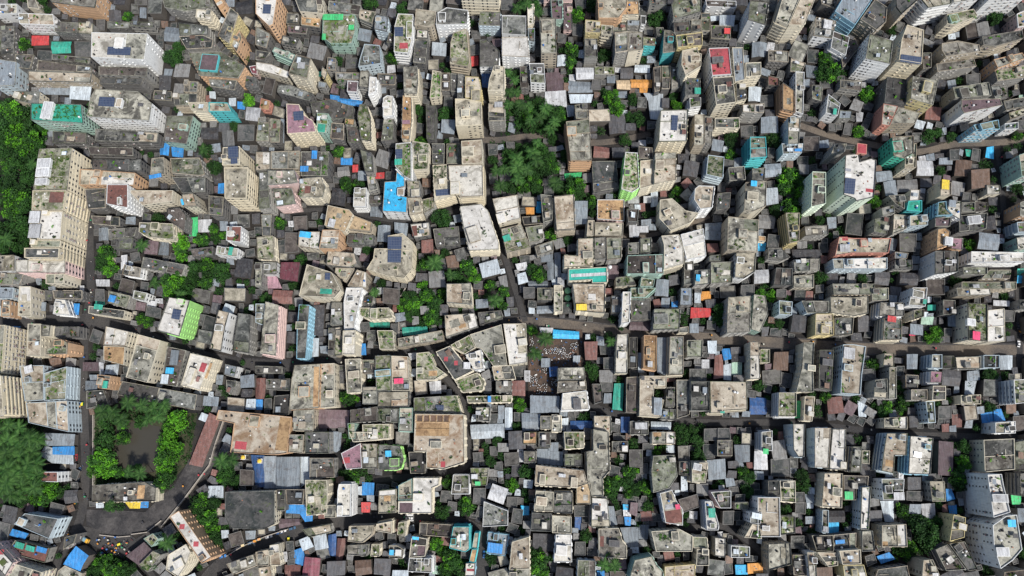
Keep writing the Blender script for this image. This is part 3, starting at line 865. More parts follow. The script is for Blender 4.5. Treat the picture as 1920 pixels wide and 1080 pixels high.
P m 4 337,640 510,590 500,835 340,845;g:380,610,500,640 g:430,660,490,720
P b 4 200,862 510,845 520,1080 220,1010
D d 3 410,290 600,290 600,370 420,370
C g 3 670,135 940,170 930,230 665,190;ct:720,128,785,165
G g 3 815,20 980,60 950,150 820,115;cu:830,60,880,110
x t 1 718,90 788,90 788,125 720,128
W g 3 1010,20 1110,40 1090,100 1000,80
x w 1 1110,95 1180,105 1165,150 1105,135
L w 6 1270,70 1425,95 1345,365 1180,320;s:1295,165,1360,235;block with a vivid lime green windowed side!lime green block
W b 5 1640,165 1720,185 1690,290 1660,475 1575,455 1610,300;p:1612,277,1663,318;narrow white block leaning beside the lime green block!narrow white block
G g 4 1790,190 1880,200 1870,490 1745,470
C w 4 800,290 970,330 940,435 780,428
C o 4 780,435 940,442 930,580 780,540;fo:845,440,918,565;house with an orange rust patch below the main street!orange rust patch house
x v 1 800,582 890,575 885,650 795,640
x w 1 745,560 780,565 780,620 745,620
C b 4 1045,350 1210,395 1110,710 950,670;p:1080,490,1110,530
G d 3 1260,440 1400,470 1330,740 1210,720;cs:1290,470,1350,580 ca:1255,600,1315,645 cv:1220,650,1275,720
C w 5 1430,490 1590,525 1500,765 1360,730;fr:1500,560,1545,630 p:1405,600,1445,720 fo:1550,560,1575,680
W s 3 1690,570 1780,590 1760,670 1680,650
G g 3 1700,690 1780,700 1740,800 1700,780
D d 3 920,700 1480,800 1460,915 880,800;p:1190,780,1235,835;very long dark low roof above the pond garden!long dark roof
O g 4 735,650 835,660 820,760 740,750;ct:785,700,822,755
x p 1 625,560 735,560 745,620 630,620
D d 2 655,775 780,765 820,870 655,905
x s 1 645,700 730,700 730,765 650,765
x j 1 1575,940 1650,980 1515,1340 1425,1320;;long narrow brown-red roof slanting beside the pond garden!brown slanting shed
O R 4 1644,916 2076,956 2188,968 2156,1240 2060,1252 1732,1232 1760,1016 1624,988;w p:1870,960,1940,1040 fr:1760,1150,1850,1210 fo:2080,970,2180,1220;wide peach building with white rim and red-stained roof!white rim red stained block
@480,540
P g 3 0,120 70,120 60,280 0,260
K b 5 75,105 170,130 165,250 150,510 35,490 60,250;p:70,350,140,405 bal;pale block with pink striped balconies!pink balcony block
U g 5 325,125 405,130 375,530 305,530 310,300;g:330,130,390,185 pC:300,255,365,305;narrow block with sky-blue windowed side!narrow sky blue block
x q 1 430,135 515,130 500,360 425,350
x v 1 395,380 470,380 465,510 395,520
G g 3 570,110 650,110 650,280 560,280
D d 3 545,300 590,300 590,510 545,510
B m 3 595,300 650,290 648,500 592,510
W w 5 680,0 800,0 780,100 745,260 740,310 665,315 660,110
C w 6 655,322 750,318 745,500 650,500;p:670,370,720,420;cream white tower end facing the main street!cream street tower
C m 4 780,150 1000,150 1030,225 860,240 790,210;g:785,160,850,215 p:860,155,905,225
x t 1 855,260 1000,260 1000,295 860,290
C m 4 910,320 1030,320 1040,460 930,460;fr:912,322,970,345 g:980,340,1030,430
G g 3 800,60 880,60 870,140 800,140
x u 1 780,420 820,420 825,500 780,500
x t 1 1100,300 1280,290 1290,340 1105,355
C b 5 1430,-30 1610,-35 1620,125 1430,110;p:1555,35,1605,85
B b 3 1065,380 1395,318 1405,390 1070,450;w
G b 3 1415,205 1640,190 1665,290 1425,370;fo:1520,270,1575,300
D d 2 1665,185 1840,170 1850,230 1680,280
C b 4 1605,350 1840,275 1885,580 1780,585 1690,455 1650,445;p:1790,430,1870,490 g:1705,490,1775,560
C w 4 1855,270 2025,268 2035,560 1900,580;p:1970,380,2030,430;plain off-white rectangular roof beside the dotted yard!plain off-white roof
C m 4 1460,430 1600,355 1645,448 1570,495 1540,480;g:1590,370,1640,440
C d 4 1350,480 1455,435 1560,560 1632,620 1490,690;fr:1410,515,1440,550 fr:1485,545,1515,580 cw:1560,560,1610,610
W w 4 1572,502 1690,462 1710,610 1640,618
C m 3 1490,695 1660,635 1720,700 1700,770 1550,785;g:1510,700,1600,760
C m 4 1205,490 1300,480 1350,590 1420,640 1340,690 1205,690;fo:1295,620,1360,660 g:1290,500,1330,570;wedge shaped house with a mossy roof at the lane fork!wedge shaped house
C b 4 670,535 785,530 795,780 685,790;w p:695,625,770,675
D d 3 800,540 890,540 890,640 800,640
N m 4 895,510 1010,505 1015,770 905,775;pU:895,615,1005,660 g:905,690,950,765 g:960,680,1005,700
C b 4 1018,510 1140,515 1155,770 1022,770;cH:1040,680,1110,720 w;worn roof with a hot pink tarp!hot pink tarp roof
G b 4 800,742 910,742 910,870 800,870
G b 4 917,780 1150,775 1145,890 915,895
O b 5 290,580 480,570 470,900 250,915 270,680;p:320,740,395,815 fo:430,590,475,890 w;cream block with an ochre-stained right strip!ochre strip block
C b 4 484,570 590,565 595,890 475,900;p:525,770,575,820
D d 2 0,585 200,590 200,640 0,640
G d 3 80,685 260,680 260,770 80,760
x j 1 0,680 75,680 60,830 0,830
x u 1 0,840 50,840 45,910 5,910
D q 3 140,810 255,800 250,950 130,950
B b 4 285,920 440,910 430,1075 280,1070;p:320,1005,365,1050
x p 1 445,912 700,920 690,1045 450,1050;;wide dull purple-brown tin roof!wide purple-brown tin roof
G d 4 710,915 910,890 910,1000 710,1010
N m 4 690,1015 745,1015 745,1130 700,1130
C m 4 800,1025 1000,1020 1000,1130 805,1140;g:930,1030,990,1100
G g 4 920,905 1070,905 1065,1010 920,1000
N b 4 1080,900 1175,900 1175,1080 1070,1075;cw:1085,980,1130,1020
C m 4 1185,825 1500,805 1540,935 1185,930;g:1270,865,1340,900 g:1465,815,1530,925 s:1350,880,1410,915;wide grey roof bordered by grass at its right side!grass bordered roof
C R 5 1195,945 1560,950 1565,1310 1410,1360 1280,1350 1280,1230 1185,1225;fo:1200,1012,1450,1110 b:1196,953,1205,1003 b:1248,953,1257,1003 b:1298,953,1307,1003 b:1348,953,1357,1003 b:1398,953,1407,1003 b:1446,953,1455,1003 b:1196,1003,1455,1011 b:1196,945,1455,953 b:1196,1055,1450,1062 fz:1208,955,1246,1002 fz:1260,955,1298,1002 fz:1310,955,1348,1002 fz:1360,955,1398,1002 fz:1410,955,1448,1002 w fr:1385,1300,1420,1345 p:1310,1150,1390,1200;unfinished block with a rusty coffered roof grid!rusty coffered block
C m 3 1580,812 1920,805 1915,858 1590,862;cu:1740,812,1765,858
C b 3 1770,590 1920,580 1950,685 1790,690
G g 3 1800,700 1920,700 1915,790 1800,780
G b 3 1650,895 1760,895 1750,1000 1650,995
x v 1 1610,1030 1860,1020 1860,1120 1620,1130
x v 1 1870,900 1920,900 1920,1060 1870,1060
x s 1 1820,885 1860,885 1858,980 1820,980
@960,540
x a 1 310,315 500,330 500,380 310,375;;long sky-blue tin roof along the dotted yard!sky blue tin roof
x w 1 210,300 305,303 305,335 215,330
x s 1 222,530 283,530 283,592 222,592
x n 1 282,595 340,592 338,660 286,665
x w 1 95,622 133,622 133,700 95,700
x v 1 462,512 508,510 505,555 462,555
C b 5 455,-30 700,-30 695,190 480,170;cY:480,125,560,172
C b 3 315,-20 380,-20 380,180 315,180
x s 1 185,140 310,135 310,185 190,190
D g 3 190,0 310,0 300,90 190,90
W w 5 830,30 890,30 880,260 820,270
D s 3 745,60 815,60 815,190 745,190
D d 3 895,80 1035,75 1040,240 895,245
x p 1 890,252 1040,252 1040,320 880,312
N m 4 890,0 1080,0 1000,72 890,70
G g 4 1065,160 1260,155 1255,310 1055,315;p:1070,195,1170,265 w
D s 3 1265,0 1350,0 1350,130 1260,130
x u 1 1200,100 1250,100 1250,140 1200,140
x r 1 1345,150 1490,155 1485,215 1340,225;;bright red tin roof above the main street!bright red tin roof
x v 1 1370,40 1412,40 1412,110 1370,110
x o 1 1418,30 1485,30 1485,90 1418,90
G g 5 1620,70 1790,60 1785,330 1610,340;w
N b 4 1815,50 1900,60 1920,200 1860,330 1795,310;g:1830,60,1890,110
x s 1 1335,270 1395,270 1395,335 1335,335
C g 3 1250,300 1320,290 1320,335 1250,335
C w 4 790,350 870,345 865,640 775,640 780,480;p:800,480,860,530;long pale narrow roof standing just below the main street!pale narrow roof
O o 4 990,355 1085,360 1080,620 985,600;w p:1010,450,1040,500;orange ochre roof with an unfinished wall grid!orange grid roof
x v 1 945,490 980,490 990,630 950,630
x s 2 1092,375 1155,375 1155,650 1092,635;;long smooth slate-blue tin roof!slate blue tin roof
C b 4 1185,365 1285,365 1285,650 1175,655;p:1205,540,1245,575
D q 2 880,370 940,370 935,600 875,600
G g 3 1310,395 1430,390 1425,520 1310,520
x w 1 1425,540 1475,540 1475,600 1425,600
x v 1 1470,400 1530,400 1530,490 1475,490
x u 1 1575,460 1640,455 1640,530 1590,540
x j 1 1525,510 1575,500 1585,670 1515,680
x v 1 1590,580 1640,570 1640,690 1590,685
x l 1 1650,560 1720,560 1720,650 1650,650
C w 4 1785,405 1850,405 1860,680 1785,685;w
C m 3 1862,460 1930,460 1930,560 1862,560
C b 4 345,600 540,595 550,690 345,690
B g 4 345,702 555,700 560,760 340,785
W w 4 380,790 560,770 580,910 370,920;pD:465,830,515,910;white flat roof with a dark framed hatch!white hatch roof
x s 2 140,810 355,815 350,930 140,935;;broad blue-grey tin roof below the dotted yard!broad tin roof
D d 3 600,720 670,720 680,850 620,870
x t 1 770,720 835,718 825,915 755,908;;upright bright teal tin roof at the lane bend!upright teal roof
D d 3 860,670 945,665 945,940 855,930
C b 4 960,660 1160,660 1155,750 1065,740 1060,820 1140,840 1110,970 955,960;cs:1060,825,1120,955
D d 3 1162,745 1220,745 1215,895 1150,895
D d 3 1232,690 1335,690 1330,950 1235,980
G g 3 1120,905 1225,910 1225,990 1115,985
G g 4 1342,700 1470,700 1480,920 1340,920
C b 4 1484,700 1760,705 1765,910 1590,920 1590,940 1490,940;ct:1555,925,1588,940 k:1670,780 k:1690,785 w
x n 1 1785,820 1910,830 1905,945 1785,945;;navy blue tarp roof behind a red edge!navy tarp
x s 2 75,940 210,945 200,1065 80,1065
C g 3 215,960 290,960 290,1060 215,1060
C b 3 298,950 370,955 370,1080 298,1080
x n 1 440,1000 600,1000 600,1055 440,1055
G b 3 615,960 740,960 745,1100 615,1100
x v 2 1045,1005 1190,1010 1185,1060 1045,1055
x n 1 820,970 880,970 880,1080 820,1080
G d 3 885,1000 1025,1000 1020,1100 885,1100;cw:920,1010,1010,1060
@1440,540
P g 4 80,95 180,105 175,205 80,200
P g 4 250,98 450,100 450,185 290,190
C b 4 465,65 640,70 750,60 750,190 650,210 470,185
Y b 4 355,195 485,195 490,355 350,355;p:405,285,460,340;mustard yellow block facing the main street!mustard block
G g 3 495,225 640,220 630,350 495,360
G g 4 770,0 900,0 900,90 780,100
x s 1 905,55 965,60 960,105 910,100
W g 4 840,110 1010,112 1018,210 832,212
C g 4 870,225 1000,240 1000,390 860,390;cr:885,215,948,258 g:870,270,900,380 g:980,250,1000,380
W b 5 1080,0 1190,0 1175,140 1050,130;p:1090,20,1165,70 ct:1150,90,1175,125
C g 4 1090,170 1165,160 1165,215 1090,240
x l 1 1155,220 1235,220 1225,275 1150,270
x t 1 1200,130 1250,130 1250,165 1200,165
x H 1 1060,325 1100,325 1100,355 1060,355
D d 3 1310,90 1400,95 1400,200 1310,200
x s 1 1350,205 1410,205 1410,290 1350,285
C m 5 1495,115 1640,120 1642,400 1500,390;g:1497,117,1560,185 g:1605,290,1638,395 cH:1520,330,1575,392 pW:1500,232,1555,280;cream block with plants and a hot pink roof hut near right edge!hot pink hut block
C w 5 1647,168 1770,155 1775,400 1646,405
x w 1 1690,95 1810,100 1810,135 1690,130;;long narrow white awning roof!narrow white awning
B b 4 1410,0 1660,0 1670,50 1420,60
G g 3 1880,90 1960,90 1960,160 1885,160
C b 4 265,410 345,410 335,620 340,780 210,780 250,600;p:305,580,355,620
D q 4 385,465 490,465 475,770 380,750;pD:415,535,485,580;long near-black roof just below the main street!long black roof
P b 5 560,425 640,425 730,440 700,650 690,800 540,790;cw:558,450,640,535 g:680,490,728,560 g:545,720,610,788 p:575,575,635,620;pale blue block with white roof shed and plants!white shed pale block
C b 3 870,490 945,490 945,590 860,590
G b 4 905,595 960,595 960,830 905,830
G b 4 800,690 890,680 895,830 790,820;;curved grey block with arched windows!curved grey block
x s 2 1045,500 1120,500 1115,605 1045,605
P b 4 1225,500 1300,500 1300,605 1220,600
D d 3 1310,510 1390,510 1390,600 1310,600
G b 3 1400,520 1590,515 1590,605 1410,610
P d 3 1610,505 1730,505 1730,600 1610,600
x v 1 1745,510 1830,510 1830,610 1745,610
W k 4 1220,625 1310,630 1300,710 1215,710
C g 4 1235,735 1330,735 1330,840 1230,840
D d 3 1030,650 1125,655 1120,750 1030,750
G g 4 1070,762 1190,762 1190,840 1070,840
x v 1 1480,700 1560,700 1540,795 1475,795
C m 3 1440,805 1590,800 1590,870 1440,870
W m 5 1840,690 1930,685 1930,860 1850,870;bal;white striped block with a mossy roof at right edge!white striped edge block
W m 4 80,785 210,785 210,965 75,965;w;white block with round windows and mossy roof!white mossy block
x e 1 215,850 270,850 265,985 205,970;;upright green tin roof beside the white mossy block!upright green roof
C b 3 275,815 350,815 330,1000 265,995
x v 1 675,850 740,885 730,965 680,960
P g 4 1180,850 1245,850 1255,1010 1200,1010
x u 1 1595,945 1690,930 1700,1005 1605,1010;;blue tarp roof, the wider left one, beside the right lane!blue lane tarp
x u 1 1695,915 1740,910 1770,990 1702,1000
x j 1 1380,950 1450,950 1450,1040 1385,1040
C b 3 865,975 1040,965 1040,1060 865,1050
W b 4 1700,1010 1850,1000 1850,1090 1700,1090
@0,810
x s 1 340,10 560,20 555,100 345,100
x v 1 340,105 545,178 550,240 390,230 300,170
x u 1 400,115 555,110 555,170 400,165
W j 4 280,300 435,300 435,375 290,370;;white block with brown roof beside the palm grove!brown topped white block
C g 3 700,400 1090,375 1170,420 1165,520 695,525;fo:1030,400,1085,500 p:960,440,990,470;long beige hall beside the pond garden!long beige hall
x Y 1 945,530 1055,525 1050,570 975,570
x u 1 1058,522 1112,520 1110,565 1058,565
O w 6 1275,635 1345,590 1590,940 1520,985;fr:1345,690,1385,730 fr:1450,820,1490,860 w;long slanting pale slab with red round marks at the bottom road!red marked slab
C w 5 1265,920 1400,840 1435,900 1400,1000 1340,1090 1250,1030;p:1300,960,1370,1020
P d 4 190,610 440,650 370,800 110,690;p:130,650,180,700 w
x u 1 95,730 210,765 190,800 80,770
G j 2 120,810 380,870 340,980 60,900;ct:130,825,200,870 ct:210,850,280,890 cu:290,860,370,900
C b 4 130,990 320,1050 300,1120 60,1090
K w 5 -40,830 100,980 40,1080 -60,960;fr:-10,880,30,920
x u 3 570,860 660,930 600,1040 480,990;;large bright blue tin roof near the lower left square!large blue roof
D d 3 490,790 580,765 560,830 480,880
x p 2 950,930 1080,830 1145,895 1050,1000
N m 3 1080,800 1150,760 1190,800 1140,860
G m 3 1040,1000 1150,890 1210,920 1110,1050;g:1060,1000,1180,1030
B b 3 440,1040 490,1000 620,1060 600,1120 420,1110
@480,810
G d 4 370,0 548,0 548,160 370,160
x s 1 552,0 640,0 630,130 600,150 552,120
B b 4 255,20 360,20 350,160 250,150
x n 1 -35,175 60,180 60,410 0,410
x s 1 62,185 153,185 153,420 60,420
x s 2 157,190 325,190 325,420 155,420;;wide blue-grey tin hall roof with ribs!ribbed blue grey hall
x v 1 328,190 400,190 400,360 330,420
G g 3 405,195 585,195 590,340 405,350
K k 3 640,160 785,85 795,270 680,280;fr:650,190,705,235;pink walled house with pink pointed end!pink pointed house
B b 3 800,88 905,90 910,270 798,275
L g 3 920,95 1080,105 1110,200 1090,270 1060,285 920,285;ca:975,140,1020,185 g:1030,130,1095,270 p:1005,200,1070,255;lime-rimmed house with roof plants and a blue tarp!lime rimmed house
D q 3 1145,150 1270,150 1270,310 1160,310
C b 4 700,0 910,0 920,60 730,75
C w 4 1180,345 1375,345 1370,400 1320,420 1320,610 1068,610 1068,520 1180,518;fp:1075,530,1175,605 w p:1180,465,1250,515;cream white block with stepped corner on the lower road!stepped white block
C b 4 925,440 1050,430 1050,605 920,610;fo:960,455,1010,520 g:980,560,1045,600
N g 4 1070,400 1170,350 1175,510 1070,510
x u 2 1055,410 1083,420 1083,518 1060,520
C m 4 370,360 530,360 540,440 530,610 380,630;g:375,365,515,450 g:380,540,410,620
C b 4 520,548 600,548 600,640 515,640
W w 5 625,390 715,390 710,630 610,635 615,440;p:610,555,645,625;white block with smooth long side on the lower road!smooth white block
x u 1 800,380 885,385 880,470 800,470
x r 1 795,530 860,530 850,600 795,600
x s 1 835,478 885,478 885,520 835,520
D q 3 225,430 365,430 355,545 235,540
x u 1 230,550 360,545 420,630 420,665 370,670 330,610 230,605
D d 3 160,430 222,430 222,590 160,590
x p 1 175,655 325,655 330,690 180,720
C d 4 -230,450 140,440 140,690 80,720 0,730 -190,720 -230,640;w;large dark mossy roof with a rounded corner!rounded dark roof
G g 2 345,730 560,690 570,750 400,790
B b 3 0,900 100,880 100,1000 10,1005
C b 3 105,850 170,840 190,1000 110,1000
B b 3 -220,990 -20,920 5,1000 -170,1070
C b 3 20,1020 110,1005 120,1090 30,1090
x w 1 190,905 230,900 240,970 195,970
x u 1 290,890 345,870 380,990 350,1000 290,980
x y 2 370,940 480,950 470,1080 350,1070
x j 1 220,1000 330,1000 335,1080 225,1080
x n 1 545,775 600,765 595,930 545,915
B b 4 700,705 880,700 870,770 800,830 690,820
x j 1 615,800 680,800 640,970 600,965
C b 4 905,690 1020,668 1018,760 900,740
x j 1 1028,660 1065,660 1060,740 1028,740
C m 4 1070,680 1130,670 1120,780 1060,770;g:1070,680,1120,710
G g 3 690,850 850,840 830,930 690,920
C m 3 870,840 930,840 930,930 860,930
W g 3 1000,850 1060,850 1110,880 1100,950 1000,945;ca:1005,880,1040,920
B d 3 1230,680 1475,695 1460,790 1225,770
C g 4 1170,780 1285,800 1270,930 1150,940;fp:1215,795,1280,930 ca:1175,782,1225,805
W g 4 1150,945 1320,945 1320,1055 1140,1045
x l 1 1325,1000 1390,1010 1390,1065 1325,1060
T b 4 1480,710 1600,710 1600,880 1570,900 1450,870;;worn beige roof with a teal rim at the road bend!teal rimmed roof
T b 3 1640,755 1675,755 1660,875 1620,868
T o 3 1620,880 1660,880 1640,980 1600,970
U w 3 1575,985 1645,985 1640,1080 1570,1080;fr:1580,1025,1640,1045
U s 2 1740,750 1900,770 1870,930 1730,910;cu:1738,830,1850,905;house with a blue tarp and pale tin roof on the lower road!blue tarp house
C b 4 1920,825 2050,785 2055,1090 1895,1090
G m 3 1610,270 1745,270 1730,400 1620,410;ce:1645,370,1685,400
W g 3 1480,320 1600,320 1600,465 1465,465;w
W g 3 1710,520 1890,590 1890,700 1700,710;w
@960,810
C o 3 85,0 190,0 185,90 85,90
G g 3 90,145 180,145 180,230 90,230
D d 3 200,0 288,0 288,120 200,120
x s 1 190,130 284,130 284,240 195,235
x s 1 290,150 380,150 380,250 290,245
C m 4 390,0 540,0 540,120 400,130
C g 3 395,165 525,165 525,260 395,255
B b 4 610,-20 725,0 735,290 680,350 685,480 600,485 565,360 560,150 610,140;;tall stretched tan roof running down the picture!stretched tan roof
C b 4 180,248 540,290 560,370 590,380 480,420 170,400;p:210,320,250,395 p:445,345,490,415;wide tan roof with two pale framed stair rooms!two stair room roof
C h 4 484,385 593,385 590,540 484,540;w
C b 4 180,440 312,450 308,595 165,592;p:185,490,260,550
C g 4 316,455 455,455 455,610 312,605
G d 4 150,605 298,612 295,745 140,740
C b 4 302,625 445,635 445,760 302,755
W w 4 330,770 445,770 450,975 315,975;p:335,855,410,925
G b 4 600,492 715,500 735,710 595,715
x s 1 720,560 760,560 785,690 740,700
C g 3 650,725 800,720 830,820 860,850 860,950 650,935;fj:660,780,690,860 pD:730,815,805,860
x s 1 815,720 945,715 945,860 860,860
x v 1 890,870 945,865 950,905 890,905
x s 1 955,700 1025,700 1015,800 955,800
C b 5 1045,745 1260,730 1355,780 1350,895 1080,895;g:1085,750,1190,810 p:1200,750,1250,810;rounded cream roof with a mossy patch and hatch!rounded mossy roof
W b 4 1110,460 1200,435 1235,520 1280,580 1280,700 1150,680;fj:1150,585,1275,685 fw:1145,540,1215,580 cH:1220,540,1255,578;white block with a brown roof and hot pink patch!pink patch block
W w 4 1445,520 1500,520 1550,700 1545,735 1460,735;ct:1467,570,1518,640;narrow white block with a green court on its roof!green court block
C m 4 1350,230 1470,230 1450,380 1350,380;pW:1365,240,1420,285
x v 1 1270,335 1310,335 1315,445 1270,440
D d 3 1250,220 1340,220 1330,330 1250,320
G g 4 1060,180 1220,172 1240,330 1180,420 1060,455 1045,300;w
C b 4 1050,0 1220,0 1220,90 1050,90;fo:1060,0,1120,35
K g 4 1490,450 1640,440 1640,570 1560,570
G g 3 1670,530 1770,525 1770,580 1670,580
W g 5 1785,600 1870,600 1860,690 1785,680;cv:1790,605,1865,650
C b 5 1800,690 1860,700 1870,800 1740,790
N b 5 920,960 1050,930 1090,1010 1135,1050 1130,1100 880,1100
Y b 3 1145,1010 1375,990 1370,1090 1145,1090;;pale yellow low block at the bottom edge!pale yellow block
C g 4 1355,785 1460,790 1470,872 1360,868
C g 4 1385,876 1475,882 1475,1000 1380,1000;p:1430,880,1473,920
G w 3 1520,790 1600,800 1600,940 1520,930
W g 3 1640,850 1780,860 1780,940 1640,940
x o 1 1768,990 1870,985 1880,1050 1770,1060;;orange tarp roof at the bottom edge beside a blue tarp!orange bottom tarp
x a 1 1675,1000 1762,1000 1765,1065 1680,1065
x u 1 640,1045 690,1045 690,1085 640,1085
x n 1 475,640 515,640 515,730 475,725
x a 1 70,555 125,560 125,620 70,620
P g 3 495,960 625,965 625,1090 490,1090
x a 1 835,545 872,548 872,580 838,580
x w 1 835,585 890,590 888,636 838,632
x u 1 845,640 890,642 885,700 850,695
D g 3 750,70 870,70 870,150 750,150
D d 3 1540,60 1650,60 1650,180 1540,180
x s 1 1670,100 1780,100 1780,220 1680,225
W b 4 1870,0 1950,-10 1950,140 1870,140;ce:1875,125,1915,165
@1440,810
P w 5 185,-60 275,-60 270,185 230,190 190,130;;curved white block with dark windows above the lower right lane!curved white block
P w 4 350,-30 470,-30 450,268 350,265;;pale blue-white roof row on the right lane!pale lane roof
C w 4 480,-20 580,-20 575,285 457,280
G g 4 635,110 700,110 695,300 620,300
C g 3 704,138 760,140 755,240 704,232
P b 4 890,10 1045,10 1035,175 950,175 940,310 850,290 870,130;fo:880,210,940,260
U w 4 1065,30 1235,45 1215,320 1050,315;s:1090,150,1145,190 g:1160,215,1208,310;block with a sky-blue wall and pale roof on the right lane!sky blue walled block
x p 2 1285,70 1385,80 1380,325 1280,320
C g 4 1610,60 1840,50 1845,280 1620,300;fo:1680,70,1740,145 w
D d 3 1850,80 1930,60 1930,290 1850,290
C b 4 420,310 556,310 550,570 400,560;p:490,420,552,480
D d 3 564,325 750,330 745,400 660,400 660,510 565,510;ce:565,445,625,505
C m 4 85,365 200,365 205,530 95,520;g:175,380,200,500
D d 4 0,365 80,365 80,480 0,480
W b 5 0,490 85,490 90,785 -80,785 -80,490
C m 3 95,630 200,630 200,760 95,770
P g 3 405,585 450,585 450,755 400,755
x a 1 455,680 525,680 525,765 455,760;;sky blue tin sheet roof near a dark yard, lower right!lower sky blue sheet
D d 3 492,772 660,755 655,885 495,885;cu:495,805,565,835
D q 3 325,775 485,772 488,895 360,890
P w 4 700,415 770,410 750,730 690,730;g:745,420,765,450 g:735,600,752,725
W g 4 850,352 1020,352 1010,510 860,510;cw:930,450,1010,508
x v 1 845,520 940,520 940,670 880,670
B b 4 850,700 1030,690 1040,860 850,860;fo:855,820,900,860
C b 3 700,742 780,740 800,890 700,895
W w 8 1640,320 1745,315 1760,400 1810,600 1685,640;pW:1690,470,1800,525;tall white tower with rows of small windows, upper of two!upper white tower
W b 8 1680,700 1780,630 1860,620 1900,880 1830,960 1740,1025 1690,860;ca:1780,655,1840,710 pW:1720,870,1810,930;tall white tower with arched balconies, lower of two!arched white tower
Y g 5 1390,620 1480,640 1470,790 1360,820;;yellow-walled block with a grey roof in the lower right!yellow walled block
x u 1 1335,430 1370,430 1400,500 1345,515
x u 1 1355,555 1410,550 1410,610 1360,610
D d 4 1250,880 1340,840 1480,1030 1330,1040
G d 4 1355,838 1470,820 1570,1030 1500,1040
B b 5 1160,960 1230,955 1290,1090 1150,1090
x u 1 820,935 905,905 945,950 850,985
B b 4 0,840 165,830 175,990 0,1040
W w 4 290,900 355,900 365,1090 310,1090
C b 3 367,900 520,905 520,1000 450,1010
C b 4 530,890 690,880 695,988 555,992
Y b 4 560,1000 715,995 740,1090 570,1090
D d 3 180,920 280,920 290,1080 190,1070
G g 3 820,1030 1040,1000 1060,1090 800,1090
x e 1 1820,470 1900,470 1890,540 1830,540
G g 4 1885,310 1960,310 1960,480 1890,480
D d 4 1770,1050 1930,1030 1930,1100 1760,1100
G g 3 1210,370 1320,370 1330,520 1230,520
'''
